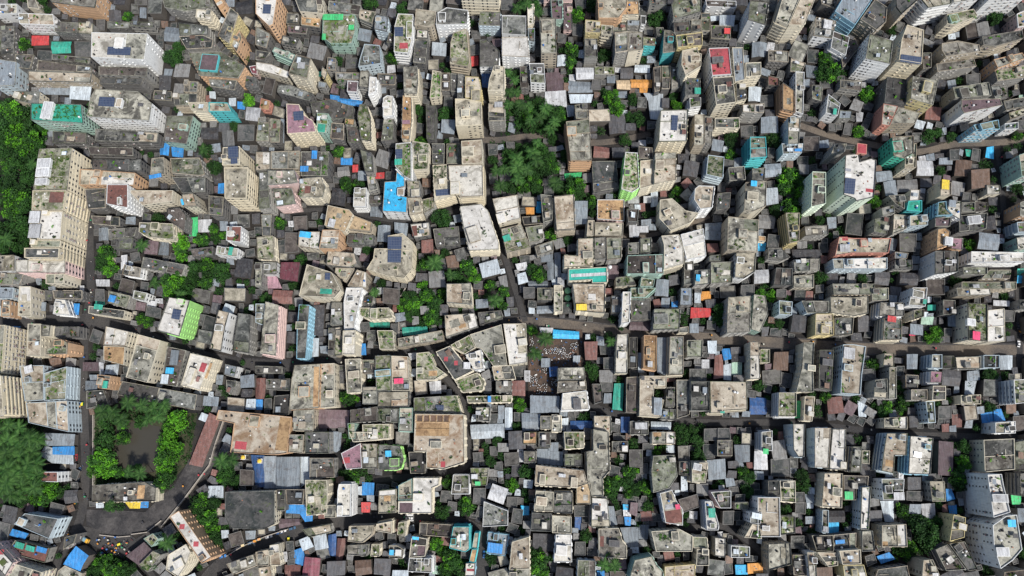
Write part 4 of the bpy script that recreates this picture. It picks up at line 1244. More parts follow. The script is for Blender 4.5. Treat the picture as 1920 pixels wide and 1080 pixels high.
# trees: tile, then kind x,y,r in the same quarter pixels.  b dark broadleaf, l bright, m mid, p palm
TREES = '''
@0,0
m40,330,45 m170,330,50 b120,260,40 b1300,440,75 b1340,360,50 m60,830,90 m150,900,110 b30,960,110 l90,1030,80 m240,1030,90 m320,960,55 b1760,950,40 m1840,440,35 b1330,820,30
@480,0
b860,20,60 b1090,80,50 m1030,430,55 b610,470,45 m330,340,35 b1230,830,45 p1890,540,35 p1900,690,40 p1895,780,40 b1880,860,45 b1420,860,60 m1740,250,30 l1235,1065,45 m650,640,35
@960,0
p40,60,40 p110,30,40 p200,90,35 b80,50,55 b170,60,50 b160,30,40 l500,110,60 b470,160,40 b600,40,55 b1090,140,70 m450,380,65 m440,470,50 b690,420,55 b20,560,40 p20,600,35 l740,740,70 l780,810,65 b905,745,50 l1235,790,45 b1210,730,40 b950,900,60 b880,880,40 m1510,290,35 b1640,1050,60 m680,690,35
p120,790,40 p140,900,40 b200,780,60 b290,850,60 m120,860,60 b390,930,50 p60,780,40 p210,880,42 p290,960,45 b140,960,60 b250,980,55 p250,810,45 p320,910,40 b60,840,70 b160,840,60 b230,900,60 b330,840,60 b60,930,50 m370,860,45 p30,690,40 b310,1040,45 b850,1050,50 p190,1065,35
@1440,0
m430,450,70 m470,540,80 b400,560,55 l750,710,65 b1700,120,80 b570,545,30 b1200,1020,60 b1270,1000,45 b930,230,40 b310,230,25 m1870,1020,40 b40,1050,60 b1370,1030,40
@0,270
b60,60,80 m200,60,90 b280,20,60 b140,190,90 l60,150,50 b220,250,60 m110,400,100 l90,500,70 b190,440,80 b160,600,90 b60,640,90 b190,700,60 p40,710,50 b60,780,80 b150,790,50 p240,150,40 b30,300,70 b1610,180,60 p1520,40,40 b1560,60,50 l1350,740,70 l1370,840,60 m1510,720,60 m1600,640,45 m790,830,70 l830,950,65 b760,900,50 p1060,760,45 b1190,560,50 p1160,1040,40 l1310,1040,95 b1450,930,60 m1540,1040,55 m1560,920,70 b1660,960,75 b1440,1030,60 l1690,940,50 l1060,70,25 m1130,80,25
@480,270
m690,320,55 b670,280,40 l720,350,30 b1390,560,80 m180,600,50 b840,790,45 m540,30,25 p1340,890,60 m1270,900,50 m1210,930,35 m1590,930,65 b1490,1000,50 l1640,1000,45 b1540,1040,50 p1800,200,40 p1860,190,40 p1830,310,45 b1780,120,40 b1900,90,60 b1900,330,50 b1420,820,40 b940,1050,40 p1460,980,40 l20,690,22 m1760,1060,45 l1250,1060,40 b910,600,30
@960,270
p40,180,60 p30,110,55 b90,130,60 b130,200,70 b230,60,60 m300,180,60 b60,250,60 p110,190,50 p180,120,50 b350,330,50 b180,340,50 p150,60,50 b130,60,60 m180,30,50 b230,170,80 m160,280,70 b280,110,55 p40,260,45 p325,290,50 m90,320,55 b400,90,50 m470,310,80 b500,380,55 m600,440,50 l605,410,35 b620,520,40 l690,355,32 b770,370,40 l300,680,50 m200,980,65 b150,940,45 m1640,80,45 l1890,1060,30 b1870,870,35 b1060,520,30 b1640,20,40
@1440,270
m160,250,90 l210,320,75 b110,330,60 m180,470,75 l200,510,60 b50,500,50 l1610,150,40 b1660,160,35 l1520,760,45 b1470,740,40 l1480,990,40 b1400,1030,50 b1870,340,50 m1870,20,35 b390,1000,55 l930,190,25 l830,330,28 b540,650,40 b470,690,25 b330,130,40 l20,1060,30 b700,1010,45 b960,960,35
@0,540
l1340,990,75 m1260,1040,50 m1300,30,80 b1400,30,60 p1350,50,40 b1640,30,40 m1110,250,50 m1060,230,45 b390,340,25 p960,860,55 p1060,880,50 p1150,900,50 p1230,880,45 p760,930,55 p840,930,50 p900,990,55 p1110,980,50 p1190,960,50 b800,1010,70 m930,1010,50 l900,990,40 b1050,1010,50 m20,980,60 b100,1000,60 p60,1030,50 p140,1050,50 b1700,790,40 b1660,750,30 b1820,560,25 m1890,20,35
@480,540
l1110,130,50 l1200,120,55 m1280,60,60 b1350,120,60 m1330,230,65 l1290,230,50 b1150,60,50 m1400,40,50 b1240,280,35 b1150,210,45 m700,830,70 b640,830,40 p1790,90,50 m1850,130,50 l1740,60,40 b280,290,25 p890,30,35 b1650,150,25 b1610,910,30 l1650,60,30
@960,540
p250,380,55 m150,320,45 p170,490,50 b610,370,35 b730,360,40 p740,400,35 b600,600,50 b610,660,45 m915,155,30 l1290,210,40 m1290,260,35 b1550,170,60 b1550,250,50 l60,880,50 m30,840,40 m515,965,30 b1850,740,50 m1830,160,25 b1260,1060,50 b1350,1060,45 b1310,640,40 b560,960,35 m820,300,25 b1420,1050,40 l1860,30,45
@1440,540
l1240,360,70 m1280,320,40 m790,570,50 l1500,720,40 m430,810,50 b330,800,35 m890,900,50 b850,930,45 b1660,650,60 m660,830,40 b350,620,50 b1000,740,50 b1010,830,50 l1360,840,30 m1580,850,30 b1660,890,45 b1770,950,35 m30,290,25 l20,60,45 b1770,60,40 l875,490,18 b1060,840,50 m1270,870,30
@0,810
p60,60,70 p160,80,70 p40,160,70 p140,190,70 p240,150,60 p60,280,70 p170,300,70 p260,240,60 p270,330,60 p50,380,70 p150,410,70 p250,420,60 p80,470,60 p100,130,60 p200,40,60 p100,210,60 p200,240,60 p210,370,60 p100,330,60 p20,220,60 p20,340,60 p20,430,60 p280,60,55 p130,480,50 l380,430,70 m340,500,60 b430,460,50 m270,500,60 b180,500,60 p20,100,60 p220,50,60
l760,190,95 l720,280,60 l800,270,70 m890,310,45 b800,60,80 m920,50,55 l1250,60,80 l1270,150,85 l1230,230,70 l1330,120,60 m1250,350,75 m1200,400,55 b1010,290,55 p1050,310,45 b1110,370,40 p960,300,40 b740,60,40 b830,560,45 b900,560,40 p820,540,30 m1510,530,70 b1460,580,60 m1560,640,70 b1600,540,55 l1590,720,60 m1510,660,60 b1610,800,60 p1250,830,55 b1230,780,30 m750,1000,70 l810,970,55 m860,1030,80 b960,1020,60 b700,1060,50 p1660,220,55 b1700,290,60 m1680,350,55 b1760,370,50 p1740,210,45 l440,930,25 b900,1070,50 b1640,870,35 b580,390,1 
@480,810
m740,330,60 b690,310,45 b810,300,40 m1580,560,65 l1560,520,40 b1400,600,60 m1440,370,45 l1470,420,35 l1350,850,55 m1390,890,50 m1470,960,80 l1430,1010,60 b1520,1000,70 b1420,1060,60 l840,930,30 l1110,1000,40 m1090,950,35 b1840,180,40 b1760,220,45 l1880,290,35 l1880,390,40 b1760,960,45 b580,340,35 b640,310,30 b500,60,1
@960,810
m750,390,75 b740,450,55 m890,300,60 b860,380,50 m990,410,55 b930,430,50 m870,460,45 l800,210,40 l1090,150,45 m200,1000,85 l220,1040,60 b180,920,60 b560,780,50 m550,810,35 b1020,560,45 m950,700,35 p690,1000,45 p770,1000,45 m1730,310,50 l1720,290,35 b1780,340,50 b1400,180,60 m1690,60,35 m1300,620,35 l1300,690,28 l10,400,50 b110,300,60 m80,730,30 b1280,40,60 b1380,60,60 b1760,440,50 b580,1010,35 b1560,380,35
@1440,810
l1450,230,65 m1410,330,75 b1440,390,55 m1010,590,60 b1170,750,110 b1130,690,80 b1210,830,80 l1060,880,60 m1010,900,45 b260,400,60 b250,320,50 m320,750,40 b620,640,35 l930,860,22 m1380,100,40 b1470,110,55 b1260,690,60 b1650,1050,45 l1040,30,25 b1030,930,45
'''

# ------------------------------------------------------------------ reading the survey
def parse(data):
    out, ox, oy = [], 0, 0
    for line in data.strip().splitlines():
        if line.startswith('@'):
            ox, oy = map(float, line[1:].split(','))
            continue
        bits = line.split(';')
        tok = bits[0].split()
        pts = [tuple(float(v) / 4 for v in t.split(',')) for t in tok[3:]]
        pts = [(x + ox, y + oy) for x, y in pts]
        feats = []
        for f in (bits[1].split() if len(bits) > 1 else ()):
            if ':' in f:
                k, v = f.split(':')
                v = [float(q) / 4 for q in v.split(',')]
                v = [q + (ox if i % 2 == 0 else oy) for i, q in enumerate(v)]
                feats.append((k, v))
            else:
                feats.append((f, None))
        lab = mark = None
        if len(bits) > 2 and bits[2]:
            s = bits[2].split('!')
            lab = s[0].strip()
            mark = s[1].strip() if len(s) > 1 else None
        out.append(dict(wall=tok[0], roof=tok[1], floors=int(tok[2]), pts=pts, feats=feats, label=lab, mark=mark))
    return out

BLD = parse(DATA)
FLOOR_H = 3.15
for i, b in enumerate(BLD):
    r = random.Random(i * 31 + 5)
    b['rng'] = r
    if b['wall'] == 'x':
        b['h'] = 3.0 + (b['floors'] - 1) * 3.0 + r.uniform(0, 1.0)
    else:
        b['h'] = b['floors'] * FLOOR_H + r.uniform(0, 0.5)
    b['px'] = (sum(p[0] for p in b['pts']) / len(b['pts']), sum(p[1] for p in b['pts']) / len(b['pts']))
    b['poly'] = ccw([at(x, y, b['h'])[:2] for x, y in b['pts']])

def parse_trees(s):
    out, ox, oy = [], 0, 0
    for line in s.strip().splitlines():
        if line.startswith('@'):
            ox, oy = map(float, line[1:].split(','))
            continue
        for t in line.split():
            x, y, r = (float(q) for q in t[1:].split(','))
            if r > 5:
                out.append((t[0], x / 4 + ox, y / 4 + oy, r / 4))
    return out
TREE_SPOTS = parse_trees(TREES)

# ------------------------------------------------------------------ ground, streets, water
ROADS = [  # width in metres, then photograph pixels at ground level
    (5.2, [(-60, 604), (100, 602), (175, 601), (260, 626), (340, 656), (400, 674), (470, 683), (560, 684), (640, 674), (720, 660), (800, 645), (860, 626), (920, 609), (970, 604)]),
    (5.6, [(970, 604), (1040, 607), (1150, 620), (1300, 632), (1420, 640), (1530, 648), (1640, 654), (1780, 657), (1910, 656), (1990, 655)]),
    (4.6, [(168, 400), (168, 470), (170, 540), (162, 600), (157, 660), (157, 760), (160, 860), (158, 930), (146, 985), (118, 1030), (96, 1100)]),
    (5.4, [(380, 1096), (410, 1062), (460, 1030), (520, 1006), (600, 987), (680, 975), (760, 972), (830, 976), (880, 988), (908, 1010), (906, 1050), (898, 1110)]),
    (3.2, [(906, 120), (905, 250), (910, 340), (930, 420), (950, 490), (972, 560), (985, 603)]),
    (3.0, [(812, 655), (830, 700), (858, 735), (874, 775), (879, 830), (876, 870), (840, 885), (700, 900)]),
    (3.2, [(1098, 690), (1104, 750), (1140, 772), (1200, 782), (1320, 792), (1440, 792), (1560, 800), (1700, 815), (1920, 820)]),
    (3.6, [(905, 262), (940, 262), (985, 256), (1040, 254), (1070, 268), (1150, 265), (1220, 250)]),
    (3.8, [(1500, 235), (1560, 255), (1630, 270), (1720, 285), (1790, 270), (1860, 268), (1930, 262)]),
    (2.6, [(630, 390), (690, 405), (760, 415), (820, 405), (860, 395)]),
    (3.0, [(1262, 985), (1300, 990), (1345, 985), (1390, 1005), (1430, 1040), (1450, 1090)]),
    (3.0, [(1870, 280), (1878, 340), (1885, 420), (1905, 500), (1912, 600), (1912, 690)]),
    (3.4, [(240, 1000), (290, 970), (340, 920), (380, 890), (395, 870), (405, 830), (415, 795)]),
    (2.4, [(1150, 440), (1210, 442), (1280, 425), (1330, 405)]),
    (2.6, [(180, 1000), (230, 1025), (270, 1060), (300, 1100)]),
    (2.4, [(480, 395), (560, 395), (620, 392)]),
    (2.6, [(430, 860), (520, 858), (620, 855), (640, 885)]),
]
def ground_mat(name, a, b_, s=0.08):
    m, t, b = node_mat(name)
    tc = t.nodes.new('ShaderNodeTexCoord')
    v = tc.outputs['Object']
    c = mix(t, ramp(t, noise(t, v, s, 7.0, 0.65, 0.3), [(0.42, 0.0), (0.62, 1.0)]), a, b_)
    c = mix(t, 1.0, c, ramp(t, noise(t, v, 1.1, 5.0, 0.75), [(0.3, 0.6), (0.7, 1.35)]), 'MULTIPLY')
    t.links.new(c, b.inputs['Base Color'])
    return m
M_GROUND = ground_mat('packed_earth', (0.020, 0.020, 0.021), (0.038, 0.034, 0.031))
M_ROAD = ground_mat('street_surface', (0.045, 0.044, 0.045), (0.066, 0.062, 0.059), 0.05)
M_DIRT = ground_mat('dusty_street', (0.15, 0.125, 0.10), (0.09, 0.08, 0.072), 0.06)
M_PAVE = ground_mat('worn_paving', (0.038, 0.037, 0.039), (0.085, 0.08, 0.078), 0.1)
M_YARD = ground_mat('red_earth', (0.095, 0.066, 0.050), (0.046, 0.039, 0.036), 0.12)

def struct(name, me, mat):
    o = link(name, me, None, [mat])
    o['kind'] = 'structure'
    o['label'] = name.replace('_', ' ')
    return o

g = MB()
S, K = 1800.0, 48
gz = lambda x, y: 0.0
g.poly([(-S, -S), (S, -S), (S, S), (-S, S)], 0.0)
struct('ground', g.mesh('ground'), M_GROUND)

def ribbon(pxs, width, z):
    width *= 1.2
    P = [at(x, y, z).to_2d() for x, y in pxs]
    Q = [P[0]]
    for i in range(len(P) - 1):               # round the corners a little
        p0, p1, p2, p3 = P[max(i - 1, 0)], P[i], P[i + 1], P[min(i + 2, len(P) - 1)]
        for s in (0.25, 0.5, 0.75, 1.0):
            Q.append(0.5 * ((2 * p1) + (p2 - p0) * s + (2 * p0 - 5 * p1 + 4 * p2 - p3) * s * s + (3 * p1 - p0 - 3 * p2 + p3) * s ** 3))
    L, R = [], []
    for i, p in enumerate(Q):
        d = (Q[min(i + 1, len(Q) - 1)] - Q[max(i - 1, 0)]).normalized()
        n = Vector((-d.y, d.x)) * width / 2
        L.append(p + n)
        R.append(p - n)
    m = MB()
    for i in range(len(Q) - 1):
        m.face([(*R[i], z), (*R[i + 1], z), (*L[i + 1], z), (*L[i], z)])
    return m, Q
ROAD_LINES = []
for i, (w, pxs) in enumerate(ROADS):
    m, Q = ribbon(pxs, w, 0.010 + 0.005 * i)
    ROAD_LINES.append((w * 1.2, Q))
    struct('road', m.mesh('road'), M_DIRT if i in (1, 7, 8, 13) else M_ROAD)
# raised kerb strips and drains along the two big streets
for i in (0, 1, 3):
    for sgn in (-1, 1):
        w, Q = ROAD_LINES[i]
        m = MB()
        for a in range(len(Q) - 1):
            d = (Q[a + 1] - Q[a]).normalized()
            n = Vector((-d.y, d.x)) * sgn
            p0, p1 = Q[a] + n * w / 2, Q[a + 1] + n * w / 2
            q0, q1 = p0 + n * 0.9, p1 + n * 0.9
            pts = ccw([p0[:], p1[:], q1[:], q0[:]])
            m.prism(pts, 0.0, 0.13)
        struct('pavement', m.mesh('pavement'), M_PAVE)

def sheet(name, pxs, z, mat):
    m = MB()
    m.poly(ccw([at(x, y, z)[:2] for x, y in pxs]), z)
    return struct(name, m.mesh(name), mat)
sheet('paving', [(162, 955), (246, 958), (272, 960), (330, 905), (352, 866), (400, 778), (425, 790), (404, 868), (300, 985), (246, 1004), (200, 1000), (162, 985)], 0.30, M_PAVE)
sheet('square', [(150, 985), (246, 1004), (255, 1010), (300, 985), (318, 975), (240, 1050), (210, 1040), (180, 1025), (130, 1010)], 0.22, M_ROAD)
sheet('yard', [(992, 615), (1092, 618), (1092, 690), (1045, 695), (1045, 745), (990, 745)], 0.20, M_YARD)
# garden pond
pm, pt, pb = node_mat('pond_water')
pb.inputs['Base Color'].default_value = (0.052, 0.048, 0.038, 1)
pb.inputs['Roughness'].default_value = 0.3
pb.inputs['Specular IOR Level'].default_value = 0.5
ptc = pt.nodes.new('ShaderNodeTexCoord')
pn = noise(pt, ptc.outputs['Object'], 0.8, 3.0, 0.5)
pbp = N(pt, 'ShaderNodeBump', Strength=0.08, Distance=0.1)
pt.links.new(pn, pbp.inputs['Height'])
pt.links.new(pbp.outputs[0], pb.inputs['Normal'])
sheet('pond_water', [(218, 800), (250, 790), (300, 800), (305, 850), (290, 885), (240, 890), (216, 870)], 0.25, pm)
sheet('bank', [(178, 760), (370, 775), (355, 865), (320, 905), (285, 925), (178, 920)], 0.18, ground_mat('garden_soil', (0.035, 0.04, 0.022), (0.06, 0.06, 0.035), 0.2))

# ------------------------------------------------------------------ shared small parts
def proto_window(w, hh, shade, extra=0):
    m = MB()
    # frame round a pane set 4 cm back, a rain shade above
    t = 0.12
    m.box((-w / 2 + t / 2, 0.03, 0), (t, 0.10, hh), 0)
    m.box((w / 2 - t / 2, 0.03, 0), (t, 0.10, hh), 0)
    m.box((0, 0.03, hh / 2 - t / 2), (w - 2 * t, 0.10, t), 0)
    m.box((0, 0.03, -hh / 2 + t / 2), (w - 2 * t, 0.10, t), 0)
    m.box((0, 0.015, 0), (w - 2 * t, 0.03, hh - 2 * t), 1)
    if shade:
        m.box((0, 0.30, hh / 2 + 0.12), (w + 0.5, 0.60, 0.09), 0)
    if extra == 1:
        m.box((w * 0.5 + 0.15, 0.22, -hh / 2 + 0.1), (0.8, 0.4, 0.5), 2)
    elif extra == 2:
        m.box((-w * 0.5 - 0.28, 0.12, 0), (0.5, 0.06, hh), 0)
        m.box((w * 0.5 + 0.28, 0.12, 0), (0.5, 0.06, hh), 0)
    elif extra == 3:
        m.box((0, 0.45, -hh / 2 - 0.1), (w + 0.5, 0.9, 0.12), 0)
        for s in (-1, 0, 1):
            m.box((s * (w / 2 + 0.2), 0.86, -hh / 2 + 0.35), (0.08, 0.06, 0.8), 0)
        m.box((0, 0.86, -hh / 2 + 0.75), (w + 0.5, 0.06, 0.06), 0)
        m.box((0.2, 0.92, -hh / 2 + 0.35), (0.7, 0.03, 0.7), 3)
    me = m.mesh('window')
    for q in (FRAME, GLASS, plain('ac_white', (0.6, 0.6, 0.58)), plain('washing', (0.45, 0.2, 0.22), 0.9, 0.2, 0.3)):
        me.materials.append(q)
    return me
WINDOWS = [[proto_window(*q, e) for e in (0, 0, 0, 0, 0, 1, 2, 3)] for q in ((1.2, 1.3, True), (0.9, 1.4, False), (1.5, 1.2, False), (0.8, 1.2, True))]
WIN_DIM = [(1.2, 1.3, True), (0.9, 1.4, False), (1.5, 1.2, False), (0.8, 1.2, True)]

def tank_mesh(col_name, col):
    m = MB()
    z = 0.0
    for r0, r1, dz in ((0.62, 0.62, 0.35), (0.66, 0.66, 0.08), (0.62, 0.62, 0.35), (0.66, 0.66, 0.08), (0.62, 0.60, 0.3), (0.60, 0.32, 0.22)):
        m.tube((0, 0), r0, r1, z, z + dz, 12, 0, False)
        z += dz
    m.tube((0, 0), 0.32, 0.26, z, z + 0.12, 12, 0, True)
    me = m.mesh('water_tank')
    me.materials.append(plain('tank_' + col_name, col, 0.5))
    return me
TANKS = [tank_mesh('black', (0.02, 0.02, 0.022)), tank_mesh('white', (0.75, 0.75, 0.73)), tank_mesh('blue', (0.05, 0.16, 0.42))]

LEAF_D = leaf_mat('leaf_dark', (0.010, 0.032, 0.009), (0.024, 0.068, 0.014))
LEAF_M = leaf_mat('leaf_mid', (0.016, 0.052, 0.011), (0.036, 0.105, 0.017))
LEAF_L = leaf_mat('leaf_bright', (0.045, 0.17, 0.010), (0.105, 0.30, 0.018))
LEAF_Y = leaf_mat('leaf_yellowed', (0.11, 0.14, 0.025), (0.06, 0.10, 0.02))
BARK = plain('bark', (0.10, 0.075, 0.05), 0.95)
SOIL = plain('planter_clay', (0.24, 0.13, 0.08), 0.9)

def leaf_quad(m, c, s, rng, mat=0, up=0.35):
    n = Vector((rng.gauss(0, 1), rng.gauss(0, 1), rng.gauss(0, 1) + up * 2)).normalized()
    a = n.orthogonal().normalized()
    a = Matrix.Rotation(rng.uniform(0, 6.28), 3, n) @ a
    b = n.cross(a)
    l, w = s * rng.uniform(0.7, 1.3), s * rng.uniform(0.4, 0.7)
    m.face([c + a * l, c + b * w, c - a * l, c - b * w], mat)

def planter_mesh(seed, mat):
    r = random.Random(seed)
    m = MB()
    for k in range(r.randint(3, 6)):
        x, y = r.uniform(-1, 1), r.uniform(-0.5, 0.5)
        m.tube((x, y), 0.16, 0.22, 0, 0.35, 6, 1, True)
        for q in range(12):
            leaf_quad(m, Vector((x + r.gauss(0, 0.2), y + r.gauss(0, 0.2), 0.5 + r.random() * 0.6)), 0.28, r)
    me = m.mesh('planter')
    me.materials.append(mat)
    me.materials.append(SOIL)
    return me
PLANTERS = [planter_mesh(1, LEAF_M), planter_mesh(2, LEAF_L), planter_mesh(3, LEAF_D), planter_mesh(4, LEAF_Y)]

# ------------------------------------------------------------------ building parts
def rel(poly, c):
    return [(p[0] - c[0], p[1] - c[1]) for p in poly]

def quad_px(v, h):
    """a rectangle given in photograph pixels, carried onto a roof plane"""
    x0, y0, x1, y1 = v
    return [at(x0, y1, h)[:2], at(x1, y1, h)[:2], at(x1, y0, h)[:2], at(x0, y0, h)[:2]]

def align(v, h, ang, c):
    """the same rectangle squared up with the building's long edge"""
    q = quad_px(v, h)
    cx = sum(p[0] for p in q) / 4
    cy = sum(p[1] for p in q) / 4
    w = (Vector(q[1]) - Vector(q[0])).length
    d = (Vector(q[3]) - Vector(q[0])).length
    a = ang
    while a > math.pi / 4:
        a -= math.pi / 2
    while a < -math.pi / 4:
        a += math.pi / 2
    if abs(a) > math.radians(32):
        a = 0.0
    ca, sa = math.cos(a), math.sin(a)
    return [(cx - c[0] + ca * i * w / 2 - sa * j * d / 2, cy - c[1] + sa * i * w / 2 + ca * j * d / 2) for i, j in ((-1, -1), (1, -1), (1, 1), (-1, 1))]

N_WIN = [0]
def main_angle(poly):
    best, a = 0, 0
    for i in range(len(poly)):
        d = Vector(poly[(i + 1) % len(poly)]) - Vector(poly[i])
        if d.length > best:
            best, a = d.length, math.atan2(d.y, d.x)
    return a

CAP = dict()
def build(b, bvh):
    r = b['rng']
    h = b['h']
    poly = b['poly']
    c = (sum(p[0] for p in poly) / len(poly), sum(p[1] for p in poly) / len(poly))
    P = rel(poly, c)
    ang = main_angle(P)
    root = thing(b['name'], (c[0], c[1], 0), b['label'], b['cat'], b['group'])
    b['obj'] = root
    wm = wall_mat(b['wall'])
    A = area(P)
    bal = any(f[0] == 'bal' for f in b['feats'])
    # --- walls with floor bands
    m = MB()
    k = len(P)
    nfl = b['floors']
    fh = h / nfl
    wins = []
    wi = r.randrange(4)
    ww, wh, shade = WIN_DIM[wi]
    pitch = r.choice((2.6, 3.0, 3.6, 4.2))
    band = r.random()
    style = 'balcony' if bal or (nfl >= 4 and r.random() < 0.2) else 'plain'
    for i in range(k):
        a, d = Vector(P[i]), Vector(P[(i + 1) % k])
        e = d - a
        L = e.length
        if L < 0.3:
            continue
        u = e / L
        n = Vector((u.y, -u.x))
        m.face([(*a, 0), (*d, 0), (*d, h), (*a, h)], 0)
        mid = Vector((c[0], c[1], 0)) + Vector((*(a + d) / 2, h / 2))
        view = (CAMV - mid).normalized()
        facing = Vector((*n, 0)).dot(view)
        seen = facing > 0.02
        if L > 2.5 and nfl >= 2 and (band < 0.75 or style == 'balcony'):
            dep = 0.12 if band < 0.55 else 0.35
            if style == 'balcony' and L > 6 and seen:
                dep = 1.0
            for f in range(1, nfl):
                z = f * fh
                M = Matrix(((u.x, n.x, 0, (a + d).x / 2), (u.y, n.y, 0, (a + d).y / 2), (0, 0, 1, z), (0, 0, 0, 1)))
                m.box((0, dep / 2, 0), (L - 0.06, dep, 0.16), 0, M)
                if dep == 1.0:
                    m.box((0, dep - 0.05, 0.5), (L - 0.06, 0.08, 0.78), 0, M)
        if L > 2.2:
            nw = max(1, int(L / pitch))
            gone = [r.random() < 0.22 for _ in range(nw)]
            for f in range(nfl):
                for q in range(nw):
                    if gone[q]:
                        continue
                    s = (q + 0.5) / nw
                    if r.random() < 0.1:
                        continue
                    p = a + e * s
                    wins.append((p, n, u, (f + 0.55) * fh, seen, facing))
    # --- windows: those that show are parts of their own, the rest is relief in the wall
    single = []
    for p, n, u, z, seen, facing in wins:
        wp = Vector((c[0] + p.x, c[1] + p.y, z))
        big = False
        if seen:
            q = wp + Vector((*n, 0)) * 0.25
            x0, y0 = to_px(q - Vector((0, 0, wh / 2)))
            x1, y1 = to_px(q + Vector((0, 0, wh / 2)))
            if -4 < x0 < 1924 and -4 < y0 < 1084:
                size = math.hypot(x1 - x0, y1 - y0)
                if size > 2.6:
                    dd = q - CAMV
                    hit = bvh.ray_cast(CAMV, dd.normalized(), dd.length - 0.6)
                    big = hit[0] is None
        M = Matrix(((u.x, n.x, 0, p.x), (u.y, n.y, 0, p.y), (0, 0, 1, z), (0, 0, 0, 1)))
        if big and len(single) < 100:
            single.append(M)
        else:
            m.box((0, 0.02, 0), (ww, 0.06, wh), 1, M)
            if shade:
                m.box((0, 0.28, wh / 2 + 0.12), (ww + 0.5, 0.56, 0.09), 0, M)
    link('wall', m.mesh('wall'), root, [wm, GLASS])
    for M in single:
        o = bpy.data.objects.new('window', r.choice(WINDOWS[wi]))
        COL.objects.link(o)
        o.parent = root
        o.matrix_basis = M
    N_WIN[0] += len(single)
    # --- roof slab and parapet
    rm = roof_mat(b['roof'])
    if any(f[0] == 'w' for f in b['feats']) and A > 60 or r.random() < 0.0:
        pass
    ph = r.choice((0.5, 0.8, 1.0))
    pt = 0.24 if A > 50 else 0.16
    Q = inset(P, pt)
    m = MB()
    m.poly(Q, h)
    roof = link('roof', m.mesh('roof'), root, [rm])
    m = MB()
    for i in range(k):
        j = (i + 1) % k
        a, d, qa, qd = P[i], P[j], Q[i], Q[j]
        m.face([(*a, h), (*d, h), (*d, h + ph), (*a, h + ph)])
        m.face([(*qd, h), (*qa, h), (*qa, h + ph), (*qd, h + ph)])
        m.face([(*a, h + ph), (*d, h + ph), (*qd, h + ph), (*qa, h + ph)])
    pw = wall_mat('W') if b['wall'] in 'LK' else wm
    if b['wall'] in 'GD' or r.random() < 0.35:
        pw = roof_mat('b') if r.random() < 0.6 else roof_mat('g')
    link('parapet', m.mesh('parapet'), root, [pw])
    used = []
    # --- surveyed features
    has_p = False
    z = h
    for kf, v in b['feats']:
        if v is None:
            continue
        if kf[0] == 'k':
            x, y = at(v[0], v[1], h + 1)[:2]
            o = bpy.data.objects.new('water_tank', TANKS[1])
            COL.objects.link(o)
            o.parent = roof
            o.location = (x - c[0], y - c[1], h + 0.01)
            s = 1.9 if b['roof'] == 'i' else 1.2
            o.scale = (s, s, s)
            used.append([(x - c[0] + i * 1.5, y - c[1] + j * 1.5) for i, j in ((-1, -1), (1, -1), (1, 1), (-1, 1))])
            continue
        ph_ = 2.7 if kf[0] == 'p' else 0
        q = align(v, h + ph_, ang, c)
        used.append(q)
        if kf[0] == 'p':
            has_p = True
            cw = kf[1:] or None
            m = MB()
            m.prism(q, h + 0.004, h + 2.5, 0, 0)
            m.prism([(x * 1.0, y) for x, y in inset(q, -0.25)], h + 2.5, h + 2.68, 0, 0)
            m.poly(inset(q, 0.1), h + 2.72, 1)
            wmat = wall_mat(cw) if cw in WALLS else wm
            tmat = (tin_mat('d') if cw == 'D' else tin_mat('w') if cw == 'W' else roof_mat(b['roof'] if b['roof'] in 'gbwm' else 'b')) if not (cw and cw in 'RT') else floor_paint('r' if cw == 'R' else 'p')
            sr = link('stair_room', m.mesh('stair_room'), root, [wmat, tmat])
            door(sr, q, h)
        elif kf[0] == 's':
            m = MB()
            cx = sum(p[0] for p in q) / 4
            cy = sum(p[1] for p in q) / 4
            lo, hi = 0.5, 1.3
            zz = (lo, lo, hi, hi)
            m.face([(q[i][0] - cx, q[i][1] - cy, zz[i]) for i in range(4)], 0)
            m.face([(q[i][0] - cx, q[i][1] - cy, zz[i] - 0.08) for i in (3, 2, 1, 0)], 1)
            for i in range(4):
                m.box((q[i][0] * 0.98 - cx * 0.98, q[i][1] * 0.98 - cy * 0.98, zz[i] / 2 - 0.05), (0.1, 0.1, zz[i] - 0.1), 1)
            o = link('solar_panel', m.mesh('solar_panel'), root, [solar_mat(), FRAME])
            o.location = (cx, cy, h)
        elif kf[0] == 'g':
            o = link('roof_garden', garden(q, r, b), roof)
            o.location = (0, 0, h)
            o['kind'] = 'stuff'
        elif kf[0] == 'b':
            m = MB()
            m.prism(q, h + 0.012, h + 0.55)
            link('roof_beam', m.mesh('roof_beam'), roof, [roof_mat('o')])
        elif kf[0] == 'c':
            canopy(root, q, h, kf[1], r)
        elif kf[0] == 'f':
            m = MB()
            m.poly(inset(q, 0.05), h + 0.006)
            link('painted_patch', m.mesh('painted_patch'), roof, [roof_mat('o') if kf[1] == 'o' else floor_paint(kf[1])])
    if b['roof'] == 'i':                                            # pale stripe along the striped tin
        q = align((b['px'][0] - 34, b['px'][1] - 8, b['px'][0] + 36, b['px'][1] - 2), h, ang, c)
        m = MB()
        m.poly(q, h + 0.006)
        link('painted_patch', m.mesh('painted_patch'), roof, [tin_mat('w')])
        return
